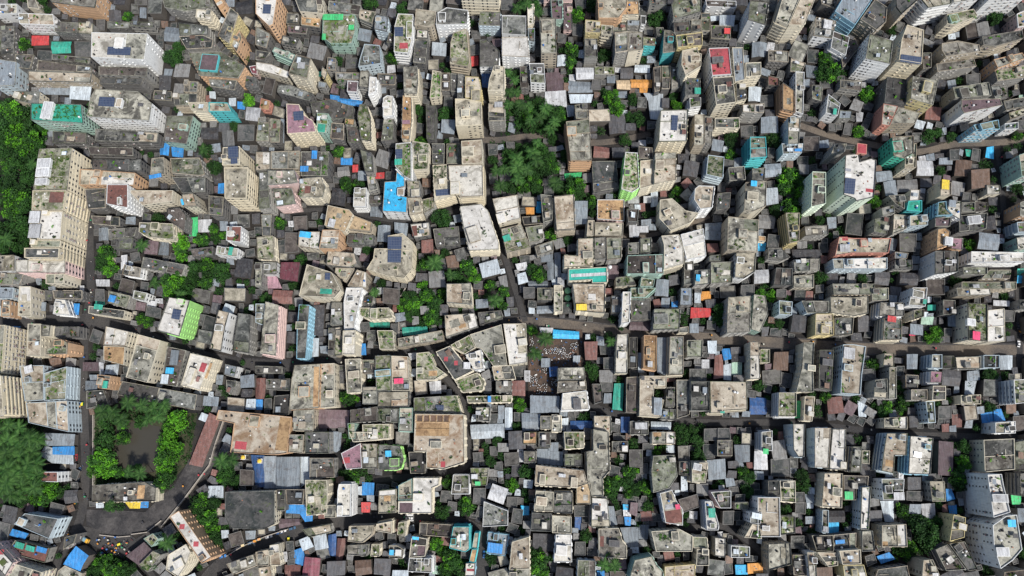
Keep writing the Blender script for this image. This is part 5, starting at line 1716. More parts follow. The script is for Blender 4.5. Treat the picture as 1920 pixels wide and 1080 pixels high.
    # bays of the roof laid at another time, with a low kerb between
    if k == 4 and A > 55 and b['roof'] in 'gbdmRw' and r.random() < 0.8:
        la = (Vector(Q[1]) - Vector(Q[0])).length
        lb = (Vector(Q[2]) - Vector(Q[1])).length
        o_ = list(Q) if la >= lb else list(Q[1:]) + list(Q[:1])
        lerp = lambda a_, b_, t_: (a_[0] + (b_[0] - a_[0]) * t_, a_[1] + (b_[1] - a_[1]) * t_)
        cuts = [0.0] + sorted(r.uniform(0.2, 0.8) for _ in range(r.choice((1, 1, 2)))) + [1.0]
        alt = dict(g='gdbg', b='bgbwR', d='dgd', m='mgbm', R='bR', w='wbw')[b['roof']]
        mk = MB()
        for q_ in range(1, len(cuts) - 1):
            t0, t1 = cuts[q_], cuts[q_ + 1]
            if t1 - t0 < 0.12:
                continue
            half = r.random() < 0.3
            s0 = r.uniform(0.35, 0.6) if half else 1.0
            e = [lerp(o_[0], o_[1], t0), lerp(o_[0], o_[1], t1), lerp(o_[3], o_[2], t1), lerp(o_[3], o_[2], t0)]
            e = [e[0], e[1], lerp(e[1], e[2], s0), lerp(e[0], e[3], s0)]
            m = MB()
            m.prism(e, h + 0.002, h + 0.02 + 0.01 * q_ + (0.25 if r.random() < 0.3 else 0))
            link('roof_bay', m.mesh('roof_bay'), roof, [roof_mat(r.choice(alt))])
            u_ = (Vector(e[3]) - Vector(e[0])).normalized()
            n_ = Vector((u_.y, -u_.x)) * 0.12
            kq = [(e[0][0] - n_.x, e[0][1] - n_.y), (e[0][0] + n_.x, e[0][1] + n_.y), (e[3][0] + n_.x, e[3][1] + n_.y), (e[3][0] - n_.x, e[3][1] - n_.y)]
            mk.prism(ccw(kq), h + 0.001, h + r.uniform(0.35, 0.9))
        if mk.f:
            link('low_wall', mk.mesh('low_wall'), roof, [pw])
    xs = [p[0] for p in P]
    ys = [p[1] for p in P]
    Qi = inset(P, 1.4)
    def spot(tries=14, d=0.9):
        for _ in range(tries):
            x, y = r.uniform(min(xs), max(xs)), r.uniform(min(ys), max(ys))
            if inside((x, y), Qi) and not any(inside((x, y), inset(u_, -d)) for u_ in used):
                return x, y
        return None
    ca, sa = math.cos(ang), math.sin(ang)
    def rect(x, y, w, d):
        return [(x + ca * i * w / 2 - sa * j * d / 2, y + sa * i * w / 2 + ca * j * d / 2) for i, j in ((-1, -1), (1, -1), (1, 1), (-1, 1))]
    if not has_p and A > 55 and r.random() < 0.62:
        s = spot(20, 1.8)
        if s:
            q = rect(s[0], s[1], r.uniform(2.4, 3.6), r.uniform(2.4, 4.2))
            if all(inside(p, P) for p in q):
                used.append(q)
                m = MB()
                m.prism(q, h + 0.004, h + 2.4)
                m.prism(inset(q, -0.2), h + 2.4, h + 2.56)
                m.poly(inset(q, 0.05), h + 2.6, 1)
                sr = link('stair_room', m.mesh('stair_room'), root, [wm, roof_mat(r.choice('gbdw'))])
                door(sr, q, h)
    if A > 40 and r.random() < (0.9 if b['roof'] in 'mgbd' else 0.4):     # low walls and ledges dividing the roof
        m = MB()
        n_ok = 0
        for _ in range(r.choice((1, 1, 2, 3))):
            s = spot(10, 0.6)
            if not s:
                continue
            Lw = r.uniform(2.5, max(3.0, min(9, A ** 0.5 * 0.6)))
            q = rect(s[0], s[1], *((Lw, 0.2) if r.random() < 0.5 else (0.2, Lw)))
            if all(inside(p, Qi) for p in q):
                m.prism(q, h + 0.003, h + r.uniform(0.35, 0.9))
                n_ok += 1
        if n_ok:
            link('low_wall', m.mesh('low_wall'), roof, [pw])
    if A > 45 and r.random() < 0.75:                                  # a slab laid at another level, paler or darker
        s = spot(12, 1.2)
        if s:
            q = rect(s[0], s[1], r.uniform(3, max(3.5, 0.45 * A ** 0.5)), r.uniform(2.5, max(3, 0.4 * A ** 0.5)))
            if all(inside(p, Qi) for p in q):
                m = MB()
                m.prism(q, h + 0.003, h + r.choice((0.12, 0.3, 0.5)))
                link('roof_slab', m.mesh('roof_slab'), roof, [roof_mat(r.choice('gbbwdm'))])
                used.append(q)
    for _ in range(r.choice((0, 0, 1, 1, 2, 2)) if A > 30 else 0):
        s = spot()
        if s:
            o = bpy.data.objects.new('water_tank', r.choice((TANKS[0],) * 5 + (TANKS[1],) * 4 + (TANKS[2],)))
            COL.objects.link(o)
            o.parent = roof
            o.location = (s[0], s[1], h + 0.004)
    if A > 35 and r.random() < 0.3:
        s = spot(12, 1.2)
        if s:
            q = rect(s[0], s[1], r.uniform(2.2, 4.2), r.uniform(1.8, 3.2))
            if all(inside(p, P) for p in q):
                canopy(root, q, h, r.choice('svwgdjsvwz'), r)
                used.append(q)
    npl = r.choice((0, 0, 1, 1, 2, 3)) + (2 if b['roof'] == 'm' else 0)
    for _ in range(npl if A > 25 else 0):
        s = spot(8, 0.5)
        if s:
            o = bpy.data.objects.new('planter', r.choice(PLANTERS))
            COL.objects.link(o)
            o.parent = roof
            o.location = (s[0], s[1], h + 0.004)
            o.rotation_euler = (0, 0, ang + r.choice((0, math.pi / 2)))
            o.scale = (1.2,) * 3
    m = MB()                                                         # oddments nobody could count
    for _ in range(int(min(14, A * r.uniform(0.01, 0.05)))):
        s = spot(4, 0.3)
        if s:
            M = Matrix.Translation((s[0], s[1], h)) @ Matrix.Rotation(ang + r.choice((0, 0.3, 1.57, 2.2)), 4, 'Z')
            w, d, t = r.uniform(0.3, 1.3), r.uniform(0.3, 0.9), r.uniform(0.15, 0.8)
            m.box((0, 0, t / 2 + 0.004), (w, d, t), r.choice((0, 0, 0, 1, 1, 2, 3)), M)
    if m.f:
        o = link('clutter', m.mesh('clutter'), roof, [plain('clutter_dark', (0.05, 0.05, 0.05)), plain('clutter_grey', (0.17, 0.165, 0.155)),
                                                       plain('clutter_pale', (0.68, 0.67, 0.64)), plain('clutter_brick', (0.3, 0.14, 0.09))])
        o['kind'] = 'stuff'

def door(room, q, h):
    q = ccw(q)
    a, d = Vector(q[0]), Vector(q[1])
    u = (d - a).normalized()
    n = Vector((u.y, -u.x))
    p = (a + d) / 2
    M = Matrix(((u.x, n.x, 0, p.x), (u.y, n.y, 0, p.y), (0, 0, 1, h), (0, 0, 0, 1)))
    m = MB()
    m.box((0, 0.03, 1.02), (0.9, 0.06, 2.0), 0, M)
    link('door', m.mesh('door'), room, [plain('door_wood', (0.09, 0.06, 0.045), 0.7)])

def canopy(root, q, h, code, r):
    m = MB()
    lo = h + 2.0
    zz = [lo + (0.35 if i > 1 else 0.0) for i in range(4)]
    m.face([(q[i][0], q[i][1], zz[i]) for i in range(4)], 0)
    m.face([(q[i][0], q[i][1], zz[i] - 0.06) for i in (3, 2, 1, 0)], 0)
    for i in range(4):
        j = (i + 1) % 4
        m.face([(*q[i], zz[i] - 0.06), (*q[j], zz[j] - 0.06), (*q[j], zz[j]), (*q[i], zz[i])], 0)
    qi = inset(q, 0.3)
    for i in range(4):
        m.box((qi[i][0], qi[i][1], h + 0.95), (0.12, 0.12, 1.9), 1)
    link('canopy', m.mesh('canopy'), root, [tin_mat(code), FRAME])

def garden(q, r, b):
    m = MB()
    xs = [p[0] for p in q]
    ys = [p[1] for p in q]
    A = area(q)
    bright = r.random()
    for _ in range(int(A * 1.1) + 5):
        x, y = r.uniform(min(xs), max(xs)), r.uniform(min(ys), max(ys))
        if not inside((x, y), q) or (math.sin(x * 1.1 + b['h']) + math.sin(y * 1.3) < -0.5):
            continue
        ht = r.uniform(0.25, 1.3)
        mt = 0 if r.random() < 0.5 else 1
        for k in range(9):
            leaf_quad(m, Vector((x + r.gauss(0, 0.3), y + r.gauss(0, 0.3), 0.1 + ht * r.random())), 0.3, r, mt)
    me = m.mesh('roof_garden')
    me.materials.append(LEAF_L if bright > 0.4 else LEAF_M)
    me.materials.append(LEAF_M if bright > 0.2 else LEAF_Y)
    return me

def build_shed(poly, h, code, label, mark_rng, parent_thing=True, into=None):
    """a small walled hut under a tilted or ridged tin sheet"""
    r = mark_rng
    c = (sum(p[0] for p in poly) / len(poly), sum(p[1] for p in poly) / len(poly))
    P = rel(poly, c)
    k = len(P)
    ridge = k == 4 and area(P) > 45 and code not in 'DGBM' and r.random() < 0.6
    rise = r.uniform(0.3, 0.9)
    i0 = r.randrange(4)
    ov = inset(P, -0.3)
    mw, mr = MB(), MB()
    zz = [h] * k
    if k == 4 and not ridge and code not in 'DGBM':
        zz[i0] += rise
        zz[(i0 + 1) % 4] += rise
    elif k == 4:
        rise = r.uniform(0.7, 1.4)
    Pw = inset(P, 0.12)
    for i in range(k):
        j = (i + 1) % k
        mw.face([(*Pw[i], 0), (*Pw[j], 0), (*Pw[j], zz[j] - 0.08), (*Pw[i], zz[i] - 0.08)])
    if ridge:
        la = (Vector(P[1]) - Vector(P[0])).length + (Vector(P[3]) - Vector(P[2])).length
        lb = (Vector(P[2]) - Vector(P[1])).length + (Vector(P[0]) - Vector(P[3])).length
        o = ov if la >= lb else ov[1:] + ov[:1]
        m1 = ((o[1][0] + o[2][0]) / 2, (o[1][1] + o[2][1]) / 2)
        m0 = ((o[0][0] + o[3][0]) / 2, (o[0][1] + o[3][1]) / 2)
        pw = Pw if la >= lb else Pw[1:] + Pw[:1]
        w1 = ((pw[1][0] + pw[2][0]) / 2, (pw[1][1] + pw[2][1]) / 2)
        w0 = ((pw[0][0] + pw[3][0]) / 2, (pw[0][1] + pw[3][1]) / 2)
        mr.face([(*o[0], h), (*o[1], h), (*m1, h + rise), (*m0, h + rise)])
        mr.face([(*o[2], h), (*o[3], h), (*m0, h + rise), (*m1, h + rise)])
        mr.face([(*m0, h + rise - 0.07), (*m1, h + rise - 0.07), (*o[1], h - 0.07), (*o[0], h - 0.07)])
        mr.face([(*m1, h + rise - 0.07), (*m0, h + rise - 0.07), (*o[3], h - 0.07), (*o[2], h - 0.07)])
        mw.face([(*pw[1], h - 0.08), (*pw[2], h - 0.08), (*w1, h + rise * 0.85)])
        mw.face([(*pw[3], h - 0.08), (*pw[0], h - 0.08), (*w0, h + rise * 0.85)])
    else:
        if k == 4:
            mr.face([(*ov[i], zz[i]) for i in range(4)])
            mr.face([(*ov[i], zz[i] - 0.07) for i in (3, 2, 1, 0)])
        else:
            mr.poly(ov, h)
        for i in range(k):
            j = (i + 1) % k
            mr.face([(*ov[i], zz[i] - 0.07), (*ov[j], zz[j] - 0.07), (*ov[j], zz[j]), (*ov[i], zz[i])])
    if code in 'DGBM' and k == 4 and not ridge:
        oi_ = inset(ov, 0.28)
        for i in range(4):
            j = (i + 1) % 4
            up_ = 0.45
            mr.face([(*ov[i], zz[i]), (*ov[j], zz[j]), (*ov[j], zz[j] + up_), (*ov[i], zz[i] + up_)], 1)
            mr.face([(*oi_[j], zz[j]), (*oi_[i], zz[i]), (*oi_[i], zz[i] + up_), (*oi_[j], zz[j] + up_)], 1)
            mr.face([(*ov[i], zz[i] + up_), (*ov[j], zz[j] + up_), (*oi_[j], zz[j] + up_), (*oi_[i], zz[i] + up_)], 1)
    # sheets weighted down with bricks and scrap
    if r.random() < 0.6:
        for _ in range(r.randint(1, 4)):
            s, t = r.uniform(0.2, 0.8), r.uniform(0.2, 0.8)
            if k == 4 and not ridge:
                p = [P[0][q] * (1 - s) * (1 - t) + P[1][q] * s * (1 - t) + P[2][q] * s * t + P[3][q] * (1 - s) * t for q in (0, 1)]
                z = zz[0] * (1 - s) * (1 - t) + zz[1] * s * (1 - t) + zz[2] * s * t + zz[3] * (1 - s) * t
                mr.box((p[0], p[1], z + 0.08), (r.uniform(0.3, 1.2), r.uniform(0.2, 0.5), 0.14), 1)
    wmat = paint('shed_wall', (0.11, 0.10, 0.09), 0.8, 0.4)
    scrap = plain('clutter_grey', (0.17, 0.165, 0.155))
    if into is not None:
        W, R = into
        for src, dst, off in ((mw, W, 0), (mr, R, 0)):
            n = len(dst.v)
            dst.v.extend([(x + c[0], y + c[1], z) for x, y, z in src.v])
            dst.f.extend([tuple(q + n for q in f) for f in src.f])
            dst.m.extend(src.m)
        return None
    a = main_angle(P)
    root = thing('tin_shed', (c[0], c[1], 0), label, 'shed', 'tin roofed sheds')
    link('wall', mw.mesh('wall'), root, [wmat])
    o = link('roof', mr.mesh('roof'), root, [tin_mat(code), scrap])
    return root

# ------------------------------------------------------------------ where the picture is already spoken for
GW, GH, GS = 1920 // 2 + 80, 1080 // 2 + 80, 2.0
OCC = np.zeros((GH, GW), dtype=np.uint8)
gy, gx = np.mgrid[0:GH, 0:GW]
GXC, GYC = (gx - 40) * GS + 1.0, (gy - 40) * GS + 1.0
def raster(pts, val=1, frac=False):
    xs, ys = [p[0] for p in pts], [p[1] for p in pts]
    x0, x1 = int(max(0, min(xs) / GS + 39)), int(min(GW, max(xs) / GS + 42))
    y0, y1 = int(max(0, min(ys) / GS + 39)), int(min(GH, max(ys) / GS + 42))
    if x0 >= x1 or y0 >= y1:
        return 1.0
    X, Y = GXC[y0:y1, x0:x1], GYC[y0:y1, x0:x1]
    ins = np.zeros(X.shape, bool)
    k = len(pts)
    for i in range(k):
        ax, ay = pts[i]
        bx, by = pts[i - 1]
        if ay == by:
            continue
        cond = (ay > Y) != (by > Y)
        ins ^= cond & (X < (bx - ax) * (Y - ay) / (by - ay) + ax)
    if frac:
        n = ins.sum()
        return 1.0 if n == 0 else float((OCC[y0:y1, x0:x1][ins] > 0).sum()) / n
    OCC[y0:y1, x0:x1][ins] = val
    return 0.0

def hull(pts):
    pts = sorted(set(pts))
    def half(ps):
        o = []
        for p in ps:
            while len(o) > 1 and (o[-1][0] - o[-2][0]) * (p[1] - o[-2][1]) - (o[-1][1] - o[-2][1]) * (p[0] - o[-2][0]) <= 0:
                o.pop()
            o.append(p)
        return o[:-1]
    return half(pts) + half(pts[::-1])

def mark_occ(poly, h):
    k = len(poly)
    top = [to_px((*p, h)) for p in poly]
    base = [to_px((*p, 0)) for p in poly]
    raster(top)
    for i in range(k):
        j = (i + 1) % k
        raster(hull([top[i], top[j], base[j], base[i]]))
for b in BLD:
    mark_occ(b['poly'], b['h'])
for kind, x, y, rr in TREE_SPOTS:
    raster([(x + rr * 0.9 * math.cos(t), y + rr * 0.9 * math.sin(t)) for t in [i * 0.5236 for i in range(12)]], 2)
for w, Q in ROAD_LINES:
    for i in range(len(Q) - 1):
        d = (Q[i + 1] - Q[i]).normalized()
        n = Vector((-d.y, d.x)) * (w / 2 + 1.3)
        raster(hull([to_px((*p, 0)) for p in (Q[i] + n, Q[i + 1] + n, Q[i + 1] - n, Q[i] - n)]), 3)
for pxs in ([(150, 950), (260, 955), (400, 770), (430, 790), (390, 900), (300, 1000), (230, 1060), (130, 1020)],
            [(990, 610), (1095, 612), (1095, 700), (1045, 700), (1045, 748), (988, 748)],
            [(178, 755), (380, 765), (360, 880), (320, 930), (170, 925)],
            [(-60, 180), (95, 180), (70, 300), (60, 480), (-60, 480)], [(-60, 775), (105, 775), (120, 940), (-60, 950)]):
    raster(pxs, 3)

# ------------------------------------------------------------------ small huts that fill the blocks between the larger roofs
centres = np.array([b['px'] for b in BLD])
angles = [math.atan2(*(lambda d: (d.y, d.x))(Vector(b['pts'][1]) - Vector(b['pts'][0]))) for b in BLD]
frng = random.Random(21)
FILL = []
SMALL_TREES = []
def try_fill(px, py, w, d, lim, hmin, hmax):
    i = int(np.argmin(((centres - (px, py)) ** 2).sum(1)))
    a = angles[i]
    while a > math.pi / 4:
        a -= math.pi / 2
    while a < -math.pi / 4:
        a += math.pi / 2
    a += frng.gauss(0, 0.05)
    ca, sa = math.cos(a), math.sin(a)
    pts = [(px + ca * s * w / 2 - sa * t * d / 2, py + sa * s * w / 2 + ca * t * d / 2) for s, t in ((-1, 1), (1, 1), (1, -1), (-1, -1))]
    pts = [(x + frng.gauss(0, 0.6), y + frng.gauss(0, 0.6)) for x, y in pts]
    h = frng.uniform(hmin, hmax)
    if raster(pts, frac=True) > lim:
        return False
    poly = ccw([at(x, y, h)[:2] for x, y in pts])
    if any(math.hypot(poly[q][0] - poly[q - 1][0], poly[q][1] - poly[q - 1][1]) < 1.6 for q in range(4)):
        return False
    FILL.append((poly, h, (px, py), w * d))
    mark_occ(inset(poly, -0.2), h)
    return True
for size, step, lim, hr in ((30, 17, 0.05, (4, 9)), (23, 12, 0.06, (3, 7.5)), (16, 8, 0.10, (2.6, 5.5)), (11, 6, 0.14, (2.4, 4)), (9, 4.5, 0.16, (2.2, 3.4))):
    ys = list(np.arange(-40, 1120, step))
    for y in ys:
        for x in np.arange(-50, 1970, step):
            w = size * frng.uniform(0.75, 1.35)
            d = size * frng.uniform(0.7, 1.15)
            if frng.random() < 0.5:
                w, d = d, w
            px, py = x + frng.uniform(-3, 3), y + frng.uniform(-3, 3)
            if frng.random() < 0.085 and size in (23, 16):
                rr = size * frng.uniform(0.35, 0.55)
                ring = [(px + rr * math.cos(t), py + rr * math.sin(t)) for t in [i * 0.7854 for i in range(8)]]
                if raster(ring, frac=True) < 0.15:
                    raster(ring, 2)
                    SMALL_TREES.append((frng.choice('bbbbml'), px, py, rr))
                continue
            try_fill(px, py, w, d, lim, *hr)
FILL.sort(key=lambda f: -f[3])

# ------------------------------------------------------------------ names: what is near what
MARKS = [(b['mark'], b['px']) for b in BLD if b['mark']] + [
    ('pond garden', (270, 830)), ('palm grove', (50, 860)), ('dotted yard', (1045, 690)), ('lower left square', (220, 1015)),
    ('central palm garden', (985, 310)), ('walled garden', (790, 570)), ('dark tree canopy', (40, 330))]
DIRS = ['right of', 'below right of', 'below', 'below left of', 'left of', 'above left of', 'above', 'above right of']
ORD = ['', 'second ', 'third ', 'fourth ', 'fifth ', 'sixth ', 'seventh ', 'eighth ', 'ninth ', 'tenth ']
TAKEN = {}
def place(px, look, own=None, tail=''):
    """words that tie a thing to the nearest findable thing, never the same words twice"""
    best = sorted(MARKS, key=lambda m: (m[1][0] - px[0]) ** 2 + (m[1][1] - px[1]) ** 2)
    opts = []
    for mk, q in best[:6]:
        if mk == own:
            continue
        a = math.atan2(px[1] - q[1], px[0] - q[0])
        d = DIRS[int(round(a / (math.pi / 4))) % 8]
        opts.append((mk, d))
    for rank in range(10):
        for mk, d in opts[:3]:
            key = f'{look}, {ORD[rank]}{d} the {mk}' if rank == 0 else f'{look}, {ORD[rank]}one {d} the {mk}'
            if key not in TAKEN and len(key.split()) <= 16:
                TAKEN[key] = 1
                return key
    mk, d = opts[0]
    for mk2, d2 in opts[1:]:
        key = f'{look} {d} the {mk} and {d2} the {mk2}'
        if key not in TAKEN and len(key.split()) <= 16:
            TAKEN[key] = 1
            return key
    return ' '.join(f'{look}, {d} the {mk}'.split()[:16])

FEATW = dict(s='solar panels', g='roof plants', p='a stair room', c='a tin canopy', f='a painted patch')
order = sorted(range(len(BLD)), key=lambda i: (BLD[i]['px'][1] // 60, BLD[i]['px'][0]))
for i in order:
    b = BLD[i]
    A = area(b['poly'])
    if b['wall'] == 'x':
        b['name'], b['cat'], b['group'] = 'tin_shed', 'shed', 'tin roofed sheds'
        wd = TINS[b['roof']][0]
        if not b['label']:
            big = 'large ' if A > 180 else 'small ' if A < 30 else ''
            b['label'] = place(b['px'], f'{big}{wd} tin roof')
    else:
        if b['floors'] >= 5:
            b['name'], b['cat'], b['group'] = 'apartment_tower', 'apartment tower', 'tall apartment buildings'
        elif b['floors'] == 4:
            b['name'], b['cat'], b['group'] = 'apartment_block', 'apartment block', 'middling apartment blocks'
        else:
            b['name'], b['cat'], b['group'] = 'house', 'house', 'low concrete houses'
        if not b['label']:
            f = next((k[0] for k, v in b['feats'] if k[0] in 'sgcf' and v), None)
            x = [p[0] for p in b['pts']]
            y = [p[1] for p in b['pts']]
            w, d = max(x) - min(x), max(y) - min(y)
            shape = 'long ' if w > 2 * d else 'narrow upright ' if d > 1.9 * w else ''
            noun = 'block' if b['floors'] >= 4 else 'house'
            look = f"{shape}{WALL_WORD[b['wall']]} {noun} with {roof_word(b['roof'])} roof"
            if f and not shape:
                cw = next((TINS[k[1]][0] for k, v in b['feats'] if k[0] in 'cf' and len(k) > 1 and k[1] in TINS), None)
                look += ' and ' + (FEATW[f] if f in 'sg' else f'{cw} canopy' if f == 'c' else f'{cw} patch')
            b['label'] = place(b['px'], look)

# ------------------------------------------------------------------ build every surveyed building
bv, bf = [], []
for b in BLD:
    n = len(bv)
    P = b['poly']
    k = len(P)
    bv.extend([(*p, 0) for p in P] + [(*p, b['h']) for p in P])
    for i in range(k):
        j = (i + 1) % k
        bf.append((n + i, n + j, n + k + j, n + k + i))
    for tri in tessellate_polygon([[Vector((*p, 0)) for p in P]]):
        bf.append(tuple(n + k + q for q in tri))
for poly, h, px, _ in FILL:
    n = len(bv)
    bv.extend([(*p, 0) for p in poly] + [(*p, h) for p in poly])
    for i in range(4):
        j = (i + 1) % 4
        bf.append((n + i, n + j, n + 4 + j, n + 4 + i))
    bf.append((n + 4, n + 5, n + 6, n + 7))
BVH = BVHTree.FromPolygons(bv, bf)
n_shed = 0
for b in BLD:
    if b['wall'] == 'x':
        b['obj'] = build_shed(b['poly'], b['h'], b['roof'], b['label'], b['rng'])
        n_shed += 1
    else:
        build(b, BVH)

# ------------------------------------------------------------------ the huts between: the larger ones singly, the rest as one mass
codes = 'ssssvvwgggddddddpjzqqDDDDDDDDDDDDDGGB'
SINGLE_SHEDS = 300 - n_shed
kept = 0
mass = {}
for poly, h, px, _ in FILL:
    code = frng.choice(codes)
    seen = -5 < px[0] < 1925 and -5 < px[1] < 1085
    if kept < SINGLE_SHEDS and seen:
        A = area(poly)
        lab = place(px, f"{'small ' if A < 40 else ''}{TINS[code][0] + ' tin' if code in TINS else ROOFS[code.lower()][0] + ' flat-roofed'} hut")
        build_shed(poly, h, code, lab, frng)
        kept += 1
    else:
        W, R = mass.setdefault(code, (MB(), MB()))
        build_shed(poly, h, code, '', frng, into=(W, R))
big = MB()
mats = [paint('shed_wall', (0.11, 0.10, 0.09), 0.8, 0.4), plain('clutter_grey', (0.17, 0.165, 0.155))]
for code, (W, R) in sorted(mass.items()):
    mats.append(tin_mat(code))
    for src, remap in ((W, {0: 0}), (R, {0: len(mats) - 1, 1: 1})):
        n = len(big.v)
        big.v.extend(src.v)
        big.f.extend([tuple(q + n for q in f) for f in src.f])
        big.m.extend([remap[q] for q in src.m])
o = link('small_huts', big.mesh('small_huts'), None)
for m_ in mats:
    o.data.materials.append(m_)
o['kind'] = 'stuff'
o['label'] = 'dense mass of tiny tin roofed huts packed between the larger buildings'
o['category'] = 'huts'
print('surveyed', len(BLD), 'sheds', n_shed, 'fill', len(FILL), 'windows', N_WIN[0])

# ------------------------------------------------------------------ trees
def crown_mesh(seed, mats, n_clump, leaves, size):
    r = random.Random(seed)
    m = MB()
    for k in range(n_clump):
        while True:
            p = Vector((r.uniform(-1, 1), r.uniform(-1, 1), r.uniform(-0.6, 1)))
            if 0.35 < p.length < 1.0:
                break
        p = Vector((p.x * 0.82, p.y * 0.82, p.z * 0.62))
        cr = r.uniform(0.17, 0.40)
        mt = r.choice((0, 0, 0, 1, 1, 2)) % len(mats)
        for q in range(leaves):
            d = Vector((r.gauss(0, 1), r.gauss(0, 1), r.gauss(0.25, 1))).normalized()
            leaf_quad(m, p + d * cr * r.uniform(0.6, 1.0), size, r, mt, 0.5)
    me = m.mesh('crown')
    for x in mats:
        me.materials.append(x)
    return me

def trunk_mesh(seed):
    r = random.Random(seed)
    m = MB()
    m.tube((0, 0), 0.055, 0.035, -1.0, 0.05, 7)
    for k in range(5):
        a = k * 1.257 + r.uniform(-0.3, 0.3)
        p0, p1 = Vector((0, 0, -0.25)), Vector((0.55 * math.cos(a), 0.55 * math.sin(a), 0.3))
        d = (p1 - p0).normalized()
        u = d.orthogonal().normalized()
        v = d.cross(u)
        A = [p0 + (u * math.cos(t) + v * math.sin(t)) * 0.03 for t in (0, 1.57, 3.14, 4.71)]
        B = [p1 + (u * math.cos(t) + v * math.sin(t)) * 0.012 for t in (0, 1.57, 3.14, 4.71)]
        for i in range(4):
            j = (i + 1) % 4
            m.face([A[i], A[j], B[j], B[i]])
    me = m.mesh('trunk')
    me.materials.append(BARK)
    return me

CROWNS = dict(b=[crown_mesh(s, (LEAF_D, LEAF_M), 34, 52, 0.08) for s in (1, 2, 3)],
              m=[crown_mesh(s, (LEAF_M, LEAF_D, LEAF_L), 34, 52, 0.08) for s in (4, 5, 6)],
              l=[crown_mesh(s, (LEAF_L, LEAF_M), 32, 52, 0.08) for s in (7, 8, 9)])
TRUNKS = [trunk_mesh(s) for s in (1, 2)]

LEAF_P = leaf_mat('leaf_palm', (0.016, 0.05, 0.012), (0.05, 0.115, 0.025))
def palm_meshes(seed):
    r = random.Random(seed)
    m = MB()
    for k in range(15):
        a = k * 2.4 + r.uniform(-0.2, 0.2)
        el = r.uniform(0.0, 0.9)
        L = r.uniform(0.85, 1.1)
        prev = None
        for s in range(9):
            t = s / 8
            d = L * t
            z = d * math.sin(el) * 0.7 - 0.55 * t * t
            p = Vector((d * math.cos(a), d * math.sin(a), z))
            if prev is not None:
                ax = (p - prev).normalized()
                side = ax.cross(Vector((0, 0, 1))).normalized()
                wl = 0.24 * math.sin(math.pi * min(1, 0.12 + t * 0.86))
                mt = 1 if k % 4 == 0 else 0
                for sg in (-1, 1):
                    for q in (0.2, 0.7):
                        b0 = prev.lerp(p, q)
                        tip = b0 + side * sg * wl + ax * wl * 0.55 - Vector((0, 0, wl * 0.35))
                        m.face([b0 - ax * 0.035, b0 + ax * 0.035, tip], mt)
            prev = p
    cr = m.mesh('crown')
    cr.materials.append(LEAF_P)
    cr.materials.append(LEAF_M)
    m = MB()
    m.tube((0, 0), 0.05, 0.035, -2.2, 0.0, 7)
    tr = m.mesh('trunk')
    tr.materials.append(BARK)
    return cr, tr
PALMS = [palm_meshes(s) for s in (1, 2, 3)]
TREE_WORD = dict(b='dark green leafy tree', m='mid green leafy tree', l='bright green leafy tree', p='coconut palm with spread fronds')
leafy_all = sorted([q for q in TREE_SPOTS if q[0] != 'p'], key=lambda q: -q[3])
SMALL_TREES.sort(key=lambda q: -q[3])
PALM_SPOTS = [q for q in TREE_SPOTS if q[0] == 'p']
pool = sorted(leafy_all + SMALL_TREES, key=lambda q: -q[3])
LEAFY, BUSHES = pool[:300], pool[300:]
print('bushes', len(BUSHES))
for i, (kind, x, y, rp) in enumerate(PALM_SPOTS + LEAFY):
    r = random.Random(i + 400)
    g0 = at(x, y, 0)
    rad = (at(x + rp, y, 0) - g0).length
    size = 'large ' if rad > 18 else 'small ' if rad < 7 else ''
    lab = place((x, y), (size if kind != 'p' else '') + TREE_WORD[kind])
    if kind == 'p':
        zt = r.uniform(14, 18)
        top = at(x, y, zt)
        rad = rad * 1.35
        t = thing('palm_tree', (top.x, top.y, 0), lab, 'palm tree', 'palm trees')
        cr, tr = r.choice(PALMS)
        o = link('crown', cr, t)
        o.location = (0, 0, zt)
        o.rotation_euler = (0, 0, r.uniform(0, 6.28))
        o.scale = (rad, rad, rad)
        o = link('trunk', tr, t)
        o.location = (0, 0, zt)
        o.scale = (min(6, rad), min(6, rad), zt / 2.2)
    else:
        rz = rad * 0.9 if rad < 14 else 12.5
        zt = max(rz * 0.7, min(9.5, rad * 0.9)) + 0.6
        top = at(x, y, zt)
        t = thing('tree', (top.x, top.y, 0), lab, 'tree', 'leafy trees')
        o = link('crown', r.choice(CROWNS[kind]), t)
        o.location = (0, 0, zt)
        o.rotation_euler = (0, 0, r.uniform(0, 6.28))
        o.scale = (rad * 1.08, rad * 1.08 * r.uniform(0.85, 1.1), rz)
        o = link('trunk', r.choice(TRUNKS), t)
        o.location = (0, 0, zt)
        o.scale = (rad, rad, zt)

m = MB()
r = random.Random(5)
for kind, x, y, rp in BUSHES:
    p = at(x, y, 2.5)
    rad = (at(x + rp, y, 0) - at(x, y, 0)).length
    for q in range(int(60 + 40 * rad)):
        d = Vector((r.gauss(0, 1), r.gauss(0, 1), r.gauss(0, 1))).normalized() * rad * r.uniform(0.4, 1.0)
        leaf_quad(m, Vector((p.x + d.x, p.y + d.y, 2.6 + d.z * 0.8)), 0.45, r, r.choice((0, 0, 1)))
o = link('shrubbery', m.mesh('shrubbery'), None)
for q in (LEAF_D, LEAF_M):
    o.data.materials.append(q)
o['kind'] = 'stuff'
o['category'] = 'shrubs'
o['label'] = 'low dark green shrubs and undergrowth in the gaps between houses'

